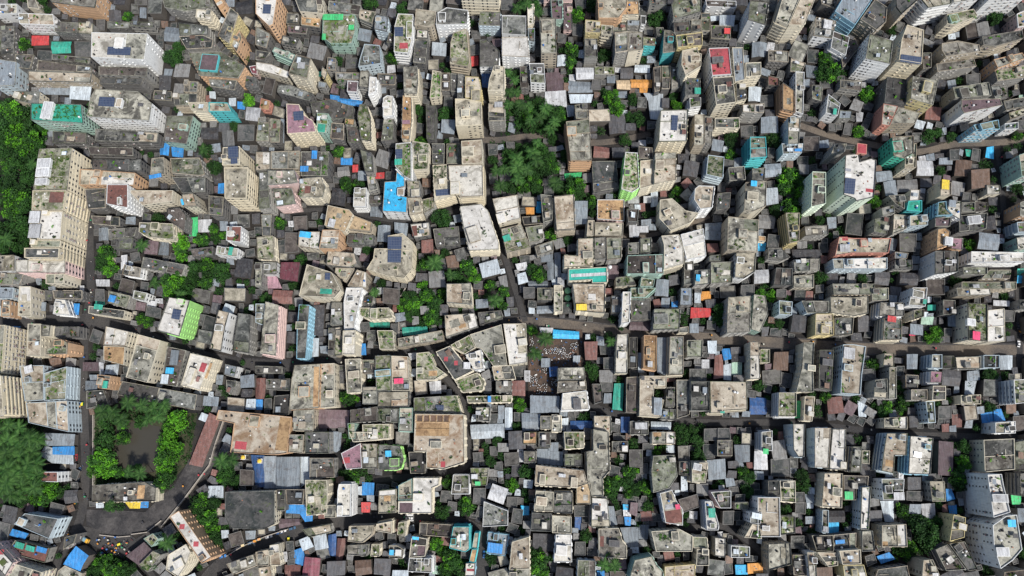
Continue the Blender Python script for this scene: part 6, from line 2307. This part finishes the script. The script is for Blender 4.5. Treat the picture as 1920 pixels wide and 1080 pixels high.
# ground cover under the trees of the gardens
def cover(pxs, density, size=0.55):
    dens_dark = density == 2.5
    m = MB()
    r = random.Random(len(pxs) * 7 + int(pxs[0][0]))
    q = ccw([at(x, y, 0)[:2] for x, y in pxs])
    xs = [p[0] for p in q]
    ys = [p[1] for p in q]
    n = int(area(q) * density)
    while len(m.f) < n:
        x, y = r.uniform(min(xs), max(xs)), r.uniform(min(ys), max(ys))
        if not inside((x, y), q):
            continue
        if math.sin(x * 0.35 + 1) + math.sin(y * 0.41) + math.sin((x + y) * 0.17) < -1.1:
            continue
        k = 0 if r.random() < 0.75 else 1
        for _ in range(5):
            leaf_quad(m, Vector((x + r.gauss(0, 0.5), y + r.gauss(0, 0.5), 0.3 + 1.6 * r.random() ** 2)), size, r, k)
    o = link('undergrowth', m.mesh('undergrowth'), None)
    o.data.materials.append(LEAF_D)
    o.data.materials.append(LEAF_D if dens_dark else LEAF_M)
    o['kind'] = 'stuff'
    o['category'] = 'undergrowth'
    o['label'] = 'dense low green undergrowth covering the soil beneath garden trees'
for pxs, dn in (([(945, 200), (1060, 190), (1068, 250), (985, 250), (940, 255)], 3), ([(918, 265), (1060, 270), (1062, 330), (1100, 340), (1110, 375), (1000, 372), (935, 350)], 3),
                ([(178, 758), (370, 775), (355, 865), (320, 905), (292, 900), (310, 850), (302, 798), (250, 786), (214, 800), (212, 872), (240, 895), (290, 905), (280, 915), (178, 915)], 3),
                ([(-60, 780), (90, 780), (85, 800), (70, 850), (75, 900), (115, 905), (128, 935), (90, 950), (-60, 950)], 2.5),
                ([(-60, 185), (75, 185), (95, 250), (70, 300), (62, 470), (-60, 470)], 2.5),
                ([(750, 545), (835, 545), (835, 600), (800, 612), (760, 600)], 3), ([(780, 470), (900, 470), (905, 525), (870, 530), (785, 500)], 3),
                ([(350, 460), (430, 480), (440, 545), (330, 545), (300, 530)], 3), ([(1125, 870), (1215, 870), (1220, 930), (1135, 930)], 3),
                ([(1700, 960), (1760, 960), (1765, 1030), (1710, 1040)], 3), ([(1455, 320), (1510, 320), (1510, 400), (1455, 405)], 3),
                ([(355, 930), (420, 920), (420, 1010), (390, 1020)], 3), ([(180, 1035), (250, 1045), (260, 1090), (170, 1090)], 3)):
    cover(pxs, dn)

# ------------------------------------------------------------------ the dotted yard: drums, and round tanks
def drum_mesh():
    m = MB()
    m.tube((0, 0), 0.33, 0.33, 0.0, 0.30, 12, 0, False)
    m.tube((0, 0), 0.35, 0.35, 0.30, 0.34, 12, 0, False)
    m.tube((0, 0), 0.33, 0.33, 0.34, 0.88, 12, 0, True)
    me = m.mesh('drum')
    me.materials.append(plain('drum_black', (0.02, 0.02, 0.024), 0.5))
    return me
def lid_mesh():
    m = MB()
    m.tube((0, 0), 0.25, 0.23, 0.885, 0.96, 10, 0, True)
    me = m.mesh('lid')
    me.materials.append(plain('lid_white', (0.75, 0.75, 0.74), 0.6))
    return me
DRUM, LID = drum_mesh(), lid_mesh()
yr = random.Random(3)
YS = 1329 / 160.0
for x0, y0, x1, y1, n in ((195, 85, 250, 320, 16), (395, 270, 560, 365, 16), (560, 262, 760, 375, 26), (690, 330, 900, 430, 24), (830, 180, 950, 300, 14),
                          (200, 700, 310, 870, 22), (300, 830, 470, 985, 22), (530, 740, 615, 860, 14), (395, 590, 470, 670, 8)):
    done = []
    for _ in range(n * 12):
        if len(done) >= n:
            break
        p = at(970 + yr.uniform(x0, x1) / YS, 620 + yr.uniform(y0, y1) / YS, 0.9)
        if all((p - q).length > 0.85 for q in done):
            done.append(p)
            o = bpy.data.objects.new('drum', DRUM)
            COL.objects.link(o)
            o.location = (p.x, p.y, 0.2)
            tag(o, 'black drum with a white lid standing in the red earth yard', 'drum', 'black drums in the yard')
            l = bpy.data.objects.new('lid', LID)
            COL.objects.link(l)
            l.parent = o

for i, (x, y, w) in enumerate(((1064.5, 545, 'topmost'), (1064.5, 558.8, 'middle'), (1065, 572.5, 'lowest'))):
    p = at(x, y, 5)
    m = MB()
    m.tube((0, 0), 2.0, 2.0, 0, 5.0, 24, 0, False)
    m.tube((0, 0), 2.08, 2.08, 4.6, 4.8, 24, 0, False)
    t = thing('round_tank', (p.x, p.y, 0), f'big round green water tank beside the ochre-grey roof, {w} of three', 'tank', 'round green tanks in a row')
    link('tank_body', m.mesh('tank_body'), t, [plain('tank_green', (0.10, 0.30, 0.16), 0.5)])
    m = MB()
    m.tube((0, 0), 2.0, 0.5, 5.0, 5.6, 24, 0, True)
    link('lid', m.mesh('lid'), t, [plain('tank_green_pale', (0.2, 0.45, 0.26), 0.5)])
for x, y, w in ((455, 857.5, 'beside the palm trees'), (486, 864.5, 'nearer the grey tin hall')):
    p = at(x, y, 6.5)
    t = thing('tank_stand', (p.x, p.y, 0), 'round yellow tank raised on white posts, ' + w, 'tank', 'yellow tanks on posts')
    m = MB()
    for i in (-1, 1):
        for j in (-1, 1):
            m.box((i * 1.3, j * 1.3, 3.2), (0.22, 0.22, 6.4))
    m.box((0, 0, 5.2), (2.9, 2.9, 0.15))
    link('stand', m.mesh('stand'), t, [plain('post_white', (0.7, 0.7, 0.68))])
    m = MB()
    m.tube((0, 0), 1.2, 1.2, 5.28, 6.5, 18, 0, False)
    m.tube((0, 0), 1.2, 0.4, 6.5, 6.9, 18, 0, True)
    link('tank_body', m.mesh('tank_body'), t, [plain('tank_yellow', (0.75, 0.52, 0.06), 0.5)])

# ------------------------------------------------------------------ boundary walls
def wall_line(pxs, hgt, th, mat, label):
    P = [at(x, y, hgt).to_2d() for x, y in pxs]
    c = P[0]
    m = MB()
    for i in range(len(P) - 1):
        u = (P[i + 1] - P[i]).normalized()
        n = Vector((-u.y, u.x)) * th / 2
        q = [P[i] - n - c, P[i + 1] - n - c, P[i + 1] + n - c, P[i] + n - c]
        m.prism(ccw([p[:] for p in q]), 0, hgt + 0.002 * i)
        q = [P[i] - n * 1.6 - c, P[i + 1] - n * 1.6 - c, P[i + 1] + n * 1.6 - c, P[i] + n * 1.6 - c]
        m.prism(ccw([p[:] for p in q]), hgt + 0.01, hgt + 0.12 + 0.002 * i)
    o = link('boundary_wall', m.mesh('boundary_wall'), None, [mat])
    o.location = (c.x, c.y, 0)
    tag(o, label, 'wall', 'boundary walls')
PLAST = paint('wall_plaster', (0.42, 0.38, 0.33), 0.6)
wall_line([(302, 988), (345, 935), (380, 888), (392, 872), (404, 830), (418, 790)], 2.2, 0.35, PLAST, 'long plastered wall following the slanting lane past the pond garden')
wall_line([(246, 1002), (275, 998), (302, 976)], 1.8, 0.3, PLAST, 'short plastered wall between the paving and the slanting lane')
wall_line([(174, 760), (174, 915)], 2.0, 0.3, PLAST, 'straight wall between the pond garden and the upright street')
wall_line([(186, 1003), (222, 1007), (244, 1005)], 1.2, 0.3, PLAST, 'low wall along the lower edge of the paved square')
wall_line([(748, 655), (748, 560), (760, 540)], 2.2, 0.3, PLAST, 'upright wall at the left side of the walled garden')
wall_line([(424, 1043), (455, 1024), (500, 1005), (540, 992)], 1.6, 0.25, PLAST, 'low wall along the upper side of the bottom road')

# ------------------------------------------------------------------ vehicles
RUB = plain('rubber', (0.02, 0.02, 0.02), 0.9)
def wheel_mesh(r, w):
    m = MB()
    k = 14
    for s in (-1, 1):
        c = [(r * math.cos(2 * math.pi * i / k), s * w / 2, r * math.sin(2 * math.pi * i / k)) for i in range(k)]
        m.face(c if s < 0 else c[::-1])
    for i in range(k):
        j = (i + 1) % k
        a = lambda q, s: (r * math.cos(2 * math.pi * q / k), s * w / 2, r * math.sin(2 * math.pi * q / k))
        m.face([a(i, 1), a(j, 1), a(j, -1), a(i, -1)])
    me = m.mesh('wheel')
    me.materials.append(RUB)
    return me
W_CAR, W_TRUCK, W_AUTO = wheel_mesh(0.32, 0.2), wheel_mesh(0.48, 0.3), wheel_mesh(0.22, 0.12)
def loft(m, rows, mat=0):
    """rows of (x, halfwidth, z) run along the length; sides and top"""
    for i in range(len(rows) - 1):
        (x0, w0, z0), (x1, w1, z1) = rows[i], rows[i + 1]
        m.face([(x0, -w0, z0), (x1, -w1, z1), (x1, w1, z1), (x0, w0, z0)], mat)
        for s in (-1, 1):
            f = [(x0, s * w0, 0.28), (x1, s * w1, 0.28), (x1, s * w1, z1), (x0, s * w0, z0)]
            m.face(f if s < 0 else f[::-1], mat)
    x, w, z = rows[0]
    m.face([(x, w, 0.28), (x, -w, 0.28), (x, -w, z), (x, w, z)], mat)
    x, w, z = rows[-1]
    m.face([(x, -w, 0.28), (x, w, 0.28), (x, w, z), (x, -w, z)], mat)
def car_mesh(kind):
    m = MB()
    if kind == 'car':
        loft(m, [(-2.1, 0.74, 0.62), (-2.0, 0.80, 0.86), (-1.3, 0.84, 0.95), (0.75, 0.84, 0.95), (1.85, 0.80, 0.80), (2.1, 0.70, 0.58)])
        for x0, x1, wa, wb, z in ((-1.0, 0.25, 0.62, 0.62, 1.44),):
            m.face([(x0, -wa, z), (x1, -wb, z), (x1, wb, z), (x0, wa, z)])
    return m
CAR_BODY = car_mesh('car').mesh('body')
m = MB()
B4 = [(-1.55, -0.80, 0.955), (0.95, -0.80, 0.955), (0.95, 0.80, 0.955), (-1.55, 0.80, 0.955)]
T4 = [(-1.0, -0.62, 1.43), (0.25, -0.62, 1.43), (0.25, 0.62, 1.43), (-1.0, 0.62, 1.43)]
for i in range(4):
    j = (i + 1) % 4
    m.face([B4[i], B4[j], T4[j], T4[i]])
CAR_GLASS = m.mesh('windscreen')
CAR_GLASS.materials.append(GLASS)
def car_paint(name, col):
    return plain('car_paint_' + name, col, 0.35, 0.5)
def put_wheels(t, me, pts):
    for x, y, z in pts:
        o = bpy.data.objects.new('wheel', me)
        COL.objects.link(o)
        o.parent = t
        o.location = (x, y, z)
def heading(a, b_):
    p, q = at(*a), at(*b_)
    return math.atan2(q.y - p.y, q.x - p.x)
def car(px, rot, cname, col, label):
    p = at(*px)
    t = thing('parked_car', (p.x, p.y, 0.09), label, 'car', 'cars in the streets')
    t.rotation_euler = (0, 0, rot)
    me = CAR_BODY.copy()
    link('body', me, t, [car_paint(cname, col)])
    o = bpy.data.objects.new('windscreen', CAR_GLASS)
    COL.objects.link(o)
    o.parent = t
    put_wheels(t, W_CAR, [(sx * 1.3, sy * 0.74, 0.32) for sx in (-1, 1) for sy in (-1, 1)])
def auto(px, rot, cname, col, label):
    p = at(*px)
    t = thing('auto_rickshaw', (p.x, p.y, 0.09), label, 'auto rickshaw', 'auto rickshaws in the streets')
    t.rotation_euler = (0, 0, rot)
    m = MB()
    loft(m, [(-1.3, 0.62, 0.9), (-1.2, 0.66, 1.0), (0.2, 0.66, 1.0), (0.9, 0.5, 0.95), (1.35, 0.22, 0.7)])
    link('body', m.mesh('body'), t, [car_paint('green', (0.03, 0.14, 0.07))])
    m = MB()
    for i, (x0, z0, x1, z1) in enumerate(((-1.3, 1.5, -1.1, 1.66), (-1.1, 1.66, 0.3, 1.7), (0.3, 1.7, 0.75, 1.55))):
        m.face([(x0, -0.66, z0), (x1, -0.66, z1), (x1, 0.66, z1), (x0, 0.66, z0)])
    for sx in (-1.2, 0.6):
        for sy in (-0.6, 0.6):
            m.box((sx, sy, 1.27), (0.06, 0.06, 0.55))
    link('canopy', m.mesh('canopy'), t, [car_paint(cname, col)])
    put_wheels(t, W_AUTO, [(-0.9, -0.55, 0.22), (-0.9, 0.55, 0.22), (1.05, 0, 0.22)])
rb = heading((440, 1035), (600, 985))
up = math.pi / 2
car((419, 1043), rb, 'blue', (0.05, 0.2, 0.5), 'blue car parked at the corner of the red marked slab')
car((472, 1017), rb, 'steel_blue', (0.07, 0.16, 0.28), 'steel blue car on the bottom road behind two orange auto rickshaws')
auto((480, 1014), rb, 'orange', (0.75, 0.32, 0.05), 'deep orange auto rickshaw on the bottom road, left of a paler one')
auto((488, 1010.5), rb, 'pale_orange', (0.75, 0.42, 0.2), 'paler orange auto rickshaw on the bottom road, in front of a deep orange one')
auto((457.5, 1022), rb, 'cream', (0.78, 0.62, 0.36), 'cream topped auto rickshaw among dark vehicles on the bottom road')
car((531, 995.5), rb, 'white', (0.75, 0.75, 0.74), 'white car on the bottom road beside the purple-brown tin roof')
car((524, 998.5), rb, 'navy', (0.04, 0.1, 0.25), 'navy blue car behind a white car on the bottom road')
car((549, 990.5), rb, 'dusk_blue', (0.06, 0.13, 0.22), 'dark blue car in front of a white car on the bottom road')
auto((542.5, 1009.5), up, 'yellow', (0.8, 0.68, 0.05), 'bright yellow auto rickshaw turning off the bottom road')
car((505, 1006), rb, 'silver', (0.5, 0.51, 0.52), 'silver car halfway along the bottom road')
car((440, 1031), rb, 'black', (0.03, 0.03, 0.035), 'black car on the bottom road near the slab')
car((447, 1027.5), rb, 'charcoal', (0.06, 0.06, 0.07), 'charcoal car ahead of a black car on the bottom road')
car((835, 977), 0.05, 'black', (0.03, 0.03, 0.035), 'black car on the bottom road where it starts to bend')
car((864, 982.5), -0.25, 'navy', (0.04, 0.1, 0.25), 'navy car near the teal rimmed roof at the road bend')
auto((877, 984.5), -0.3, 'pale_orange', (0.75, 0.42, 0.2), 'small orange topped auto rickshaw at the road bend')
car((908, 1039), up, 'blue', (0.05, 0.2, 0.5), 'blue car on the upright stretch beside the blue tarp house')
for k, (x, s) in enumerate(((763, 'left'), (768, 'middle'), (773, 'right'))):
    car((x, 970.3), up + 0.1, 'white', (0.75, 0.75, 0.74), f'white car parked across the bottom road, {s} one of a row of three')
car((150.5, 882), up - 0.1, 'dark_blue', (0.05, 0.09, 0.16), 'dark blue car on the upright street by the brown topped white block')
car((146, 902), up - 0.15, 'slate', (0.07, 0.1, 0.13), 'slate coloured car on the upright street below a dark blue car')
car((144, 857), up, 'red', (0.4, 0.05, 0.06), 'dark red car on the upright street beside blue tin roofs')
auto((156.5, 757), up, 'yellow', (0.8, 0.68, 0.05), 'yellow topped auto rickshaw on the upright street beside the grey slab blocks')
auto((226, 1020), 0.4, 'yellow', (0.8, 0.68, 0.05), 'yellow topped auto rickshaw in the crowded lower left square')
auto((142, 945), 1.2, 'orange', (0.75, 0.32, 0.05), 'orange auto rickshaw at the street edge below the palm grove')
car((1908.5, 645), up - 0.2, 'white', (0.75, 0.75, 0.74), 'white car on the lane beside the hot pink hut block')
car((1911, 625), up, 'black', (0.03, 0.03, 0.035), 'black car above a white car on the far right lane')
car((1907, 611), up, 'charcoal', (0.06, 0.06, 0.07), 'charcoal car on the far right lane above a black car')
car((101, 1028), 1.1, 'white', (0.75, 0.75, 0.74), 'white car in the narrow street left of the large blue roof')
# lorry
p = at(161, 1010)
t = thing('lorry', (p.x, p.y, 0.24), 'lorry with a blue-grey cargo cover and yellow cab in the lower left square', 'lorry')
t.rotation_euler = (0, 0, heading((152, 1003), (175, 1015)))
m = MB()
m.box((-0.9, 0, 0.85), (7.0, 1.1, 0.3))
link('chassis', m.mesh('chassis'), t, [plain('chassis_black', (0.03, 0.03, 0.03))])
m = MB()
sec = [(-1.2, 1.0), (1.2, 1.0), (1.2, 2.4), (0.7, 2.75), (-0.7, 2.75), (-1.2, 2.4)]
for i in range(6):
    j = (i + 1) % 6
    m.face([(-4.4, *sec[i]), (-4.4, *sec[j]), (1.5, *sec[j]), (1.5, *sec[i])][::-1])
m.face([(-4.4, *q) for q in sec][::-1])
m.face([(1.5, *q) for q in sec])
link('cargo_cover', m.mesh('cargo_cover'), t, [plain('cargo_blue', (0.2, 0.34, 0.42), 0.7)])
m = MB()
m.box((2.5, 0, 1.6), (1.7, 2.2, 1.6))
m.box((3.45, 0, 1.15), (0.25, 2.1, 0.7))
cab = link('cab', m.mesh('cab'), t, [car_paint('amber', (0.75, 0.42, 0.05))])
m = MB()
m.box((3.37, 0, 1.95), (0.05, 1.9, 0.7))
link('windscreen', m.mesh('windscreen'), cab, [GLASS])
put_wheels(t, W_TRUCK, [(x, y, 0.48) for x in (2.5, -2.4, -3.5) for y in (-1.0, 1.0)])

# ------------------------------------------------------------------ people
def person_mesh(name, stride, arm, shirt, trousers):
    """one skinned body: spine, head, limbs and five fingers on each hand"""
    V, E, Rr = [], [], []
    def v(p, r, frm=None):
        V.append(p)
        Rr.append(r)
        if frm is not None:
            E.append((frm, len(V) - 1))
        return len(V) - 1
    pel = v((0, 0, 0.95), 0.145)
    wai = v((0, 0, 1.12), 0.125, pel)
    che = v((0, 0, 1.33), 0.15, wai)
    nek = v((0.01, 0, 1.50), 0.055, che)
    jaw = v((0.03, 0, 1.58), 0.078, nek)
    v((0.02, 0, 1.68), 0.095, jaw)
    for s in (-1, 1):
        hip = v((0, s * 0.10, 0.88), 0.10, pel)
        kne = v((0.10 * s * stride, s * 0.11, 0.50), 0.062, hip)
        ank = v((0.18 * s * stride, s * 0.11, 0.09), 0.042, kne)
        v((0.18 * s * stride + 0.16, s * 0.12, 0.035), 0.035, ank)
        sh = v((0, s * 0.20, 1.41), 0.062, che)
        el = v((-0.10 * s * arm, s * 0.27, 1.13), 0.045, sh)
        wr = v((-0.04 * s * arm + 0.08, s * 0.28, 0.88), 0.030, el)
        pa = v((-0.04 * s * arm + 0.10, s * 0.28, 0.80), 0.034, wr)
        for q in range(4):
            f1 = v((0.075 + q * 0.02 - 0.04 * s * arm, s * 0.285, 0.745 - 0.006 * (q in (1, 2))), 0.009, pa)
            v((0.085 + q * 0.02 - 0.04 * s * arm, s * 0.275, 0.70 - 0.010 * (q in (1, 2))), 0.008, f1)
        f1 = v((0.145 - 0.04 * s * arm, s * 0.27, 0.79), 0.010, pa)
        v((0.155 - 0.04 * s * arm, s * 0.265, 0.755), 0.009, f1)
    me = bpy.data.meshes.new('tmp')
    me.from_pydata(V, E, [])
    o = bpy.data.objects.new('tmp', me)
    COL.objects.link(o)
    md = o.modifiers.new('skin', 'SKIN')
    md.use_smooth_shade = True
    for i, d in enumerate(me.skin_vertices[0].data):
        d.radius = (Rr[i], Rr[i])
        d.use_root = i == 0
    ss = o.modifiers.new('sub', 'SUBSURF')
    ss.levels = 1
    bpy.context.view_layer.update()
    out = bpy.data.meshes.new_from_object(o.evaluated_get(bpy.context.evaluated_depsgraph_get()))
    bpy.data.objects.remove(o)
    out.name = name
    out.materials.clear()
    for x in (plain('skin_tone', (0.24, 0.13, 0.08), 0.7), plain('shirt_' + shirt[0], shirt[1], 0.9), plain('trousers_' + trousers[0], trousers[1], 0.9),
              plain('hair_black', (0.015, 0.012, 0.01), 0.7), plain('eye_white', (0.7, 0.68, 0.65))):
        out.materials.append(x)
    for f in out.polygons:
        c = f.center
        if c.z > 1.70 or (c.z > 1.60 and c.x < 0.0):
            f.material_index = 3
        elif c.z > 1.47 or (abs(c.y) > 0.20 and c.z < 1.12) or c.z < 0.07:
            f.material_index = 0
        elif c.z > 0.93:
            f.material_index = 1
        else:
            f.material_index = 2
    return out
PEOPLE = [person_mesh('person', 1, 1, ('white', (0.7, 0.7, 0.68)), ('dark', (0.05, 0.05, 0.07))),
          person_mesh('person', -1, -1, ('blue', (0.1, 0.2, 0.4)), ('grey', (0.2, 0.2, 0.2))),
          person_mesh('person', 1, 0.4, ('maroon', (0.3, 0.06, 0.06)), ('navy', (0.04, 0.05, 0.1)))]
PW = ['person in white shirt, dark trousers', 'person in blue shirt, grey trousers', 'person in maroon shirt, navy trousers']
m = MB()                                                            # nose and ears of the heads
prr = random.Random(9)
def crowd(x0, y0, x1, y1, n, where, z=0.03):
    for k in range(n):
        q = prr.randrange(3)
        p = at(prr.uniform(x0, x1), prr.uniform(y0, y1), 1.5)
        o = bpy.data.objects.new('person', PEOPLE[q])
        COL.objects.link(o)
        o.location = (p.x, p.y, z)
        o.rotation_euler = (0, 0, prr.uniform(0, 6.28))
        tag(o, f'{PW[q]} {where}', 'person', 'people ' + where)
crowd(195, 1010, 248, 1040, 26, 'in the crowded lower left square', 0.22)
crowd(150, 640, 164, 940, 14, 'along the upright street at left', 0.055)
crowd(168, 480, 176, 560, 8, 'beside the long cream facade', 0.055)
crowd(250, 615, 285, 640, 3, 'on the main street near the lime green block', 0.03)
crowd(640, 660, 760, 666, 4, 'on the main street by the mossy corner roofs', 0.03)
crowd(790, 968, 830, 974, 6, 'on the bottom road near three white cars', 0.05)
crowd(100, 990, 140, 1040, 8, 'in the narrow street by the large blue roof', 0.055)

# ------------------------------------------------------------------ cycle rickshaws
W_CYC = wheel_mesh(0.36, 0.06)
HOODS = [('red', (0.45, 0.06, 0.07)), ('blue', (0.06, 0.16, 0.42)), ('green', (0.05, 0.28, 0.14)), ('pale', (0.6, 0.58, 0.5)), ('dark', (0.05, 0.05, 0.06)), ('orange', (0.6, 0.28, 0.06))]
def rickshaw_meshes(name, col):
    m = MB()
    m.box((-0.55, 0, 0.62), (0.7, 0.95, 0.12))
    m.box((-0.85, 0, 0.95), (0.1, 0.95, 0.6))
    m.box((0.3, 0, 0.5), (1.2, 0.07, 0.07))
    m.box((0.15, 0, 0.85), (0.28, 0.18, 0.1))
    m.box((0.95, 0, 0.95), (0.07, 0.6, 0.06))
    m.box((0.95, 0, 0.68), (0.06, 0.06, 0.6))
    fr = m.mesh('frame')
    fr.materials.append(plain('rickshaw_frame', (0.1, 0.1, 0.11)))
    m = MB()
    arc = [(-0.95 + 0.0, 1.2), (-0.95, 1.55), (-0.75, 1.75), (-0.4, 1.8), (-0.1, 1.68)]
    for (x0, z0), (x1, z1) in zip(arc, arc[1:]):
        m.face([(x0, -0.5, z0), (x1, -0.5, z1), (x1, 0.5, z1), (x0, 0.5, z0)])
    for s in (-0.5, 0.5):
        m.face([(-0.9, s, 1.0), (-0.1, s, 1.68), (-0.4, s, 1.8), (-0.75, s, 1.75), (-0.95, s, 1.55)])
    hd = m.mesh('hood')
    hd.materials.append(plain('hood_' + name, col, 0.8))
    return fr, hd
RICK = [(n,) + rickshaw_meshes(n, c) for n, c in HOODS]
kr = random.Random(12)
def rickshaw(p, rot, z):
    n, fr, hd = kr.choice(RICK)
    px = to_px((p.x, p.y, 0.5))
    t = thing('cycle_rickshaw', (p.x, p.y, z), place(px, f'cycle rickshaw with {n} hood'), 'rickshaw', 'cycle rickshaws in the streets')
    t.rotation_euler = (0, 0, rot)
    for nm, me in (('frame', fr), ('hood', hd)):
        o = bpy.data.objects.new(nm, me)
        COL.objects.link(o)
        o.parent = t
    put_wheels(t, W_CYC, [(-0.55, -0.55, 0.36), (-0.55, 0.55, 0.36), (0.98, 0, 0.36)])
for ri, n in ((0, 22), (1, 18), (2, 20), (3, 14), (6, 8), (11, 6), (12, 5)):
    w, Q = ROAD_LINES[ri]
    for _ in range(n):
        i = kr.randrange(len(Q) - 1)
        d = (Q[i + 1] - Q[i]).normalized()
        side = kr.choice((-1, 1))
        p = Q[i].lerp(Q[i + 1], kr.random()) + Vector((-d.y, d.x)) * side * w * kr.uniform(0.12, 0.36)
        px = to_px((p.x, p.y, 0))
        if 5 < px[0] < 1915 and 5 < px[1] < 1075:
            rickshaw(p, math.atan2(d.y, d.x) + (math.pi if side > 0 else 0) + kr.gauss(0, 0.1), 0.012 + 0.005 * ri)
for x, y in [(kr.uniform(185, 245), kr.uniform(1008, 1040)) for _ in range(26)]:
    p = at(x, y)
    rickshaw(p, kr.uniform(0, 6.28), 0.222)

# loose goods and scrap lying about the red earth yard
m = MB()
for _ in range(210):
    p = at(yr.uniform(994, 1090), yr.uniform(636, 742), 0.3)
    if p.x > at(1046, 690).x and p.y < at(1046, 692).y:
        continue
    M = Matrix.Translation((p.x, p.y, 0.2)) @ Matrix.Rotation(yr.uniform(0, 3.1), 4, 'Z')
    hh = yr.uniform(0.15, 0.7)
    m.box((0, 0, hh / 2 + 0.004), (yr.uniform(0.4, 1.6), yr.uniform(0.3, 0.9), hh), yr.choice((0, 0, 0, 1, 1, 2, 3)), M)
o = link('yard_scrap', m.mesh('yard_scrap'), None)
for q in (plain('clutter_dark', (0.05, 0.05, 0.05)), plain('scrap_blue', (0.05, 0.10, 0.2)), plain('clutter_pale', (0.6, 0.6, 0.58)), plain('clutter_brick', (0.3, 0.14, 0.09))):
    o.data.materials.append(q)
o['kind'] = 'stuff'
o['category'] = 'scrap'
o['label'] = 'loose scrap and bundled goods strewn over the red earth yard'
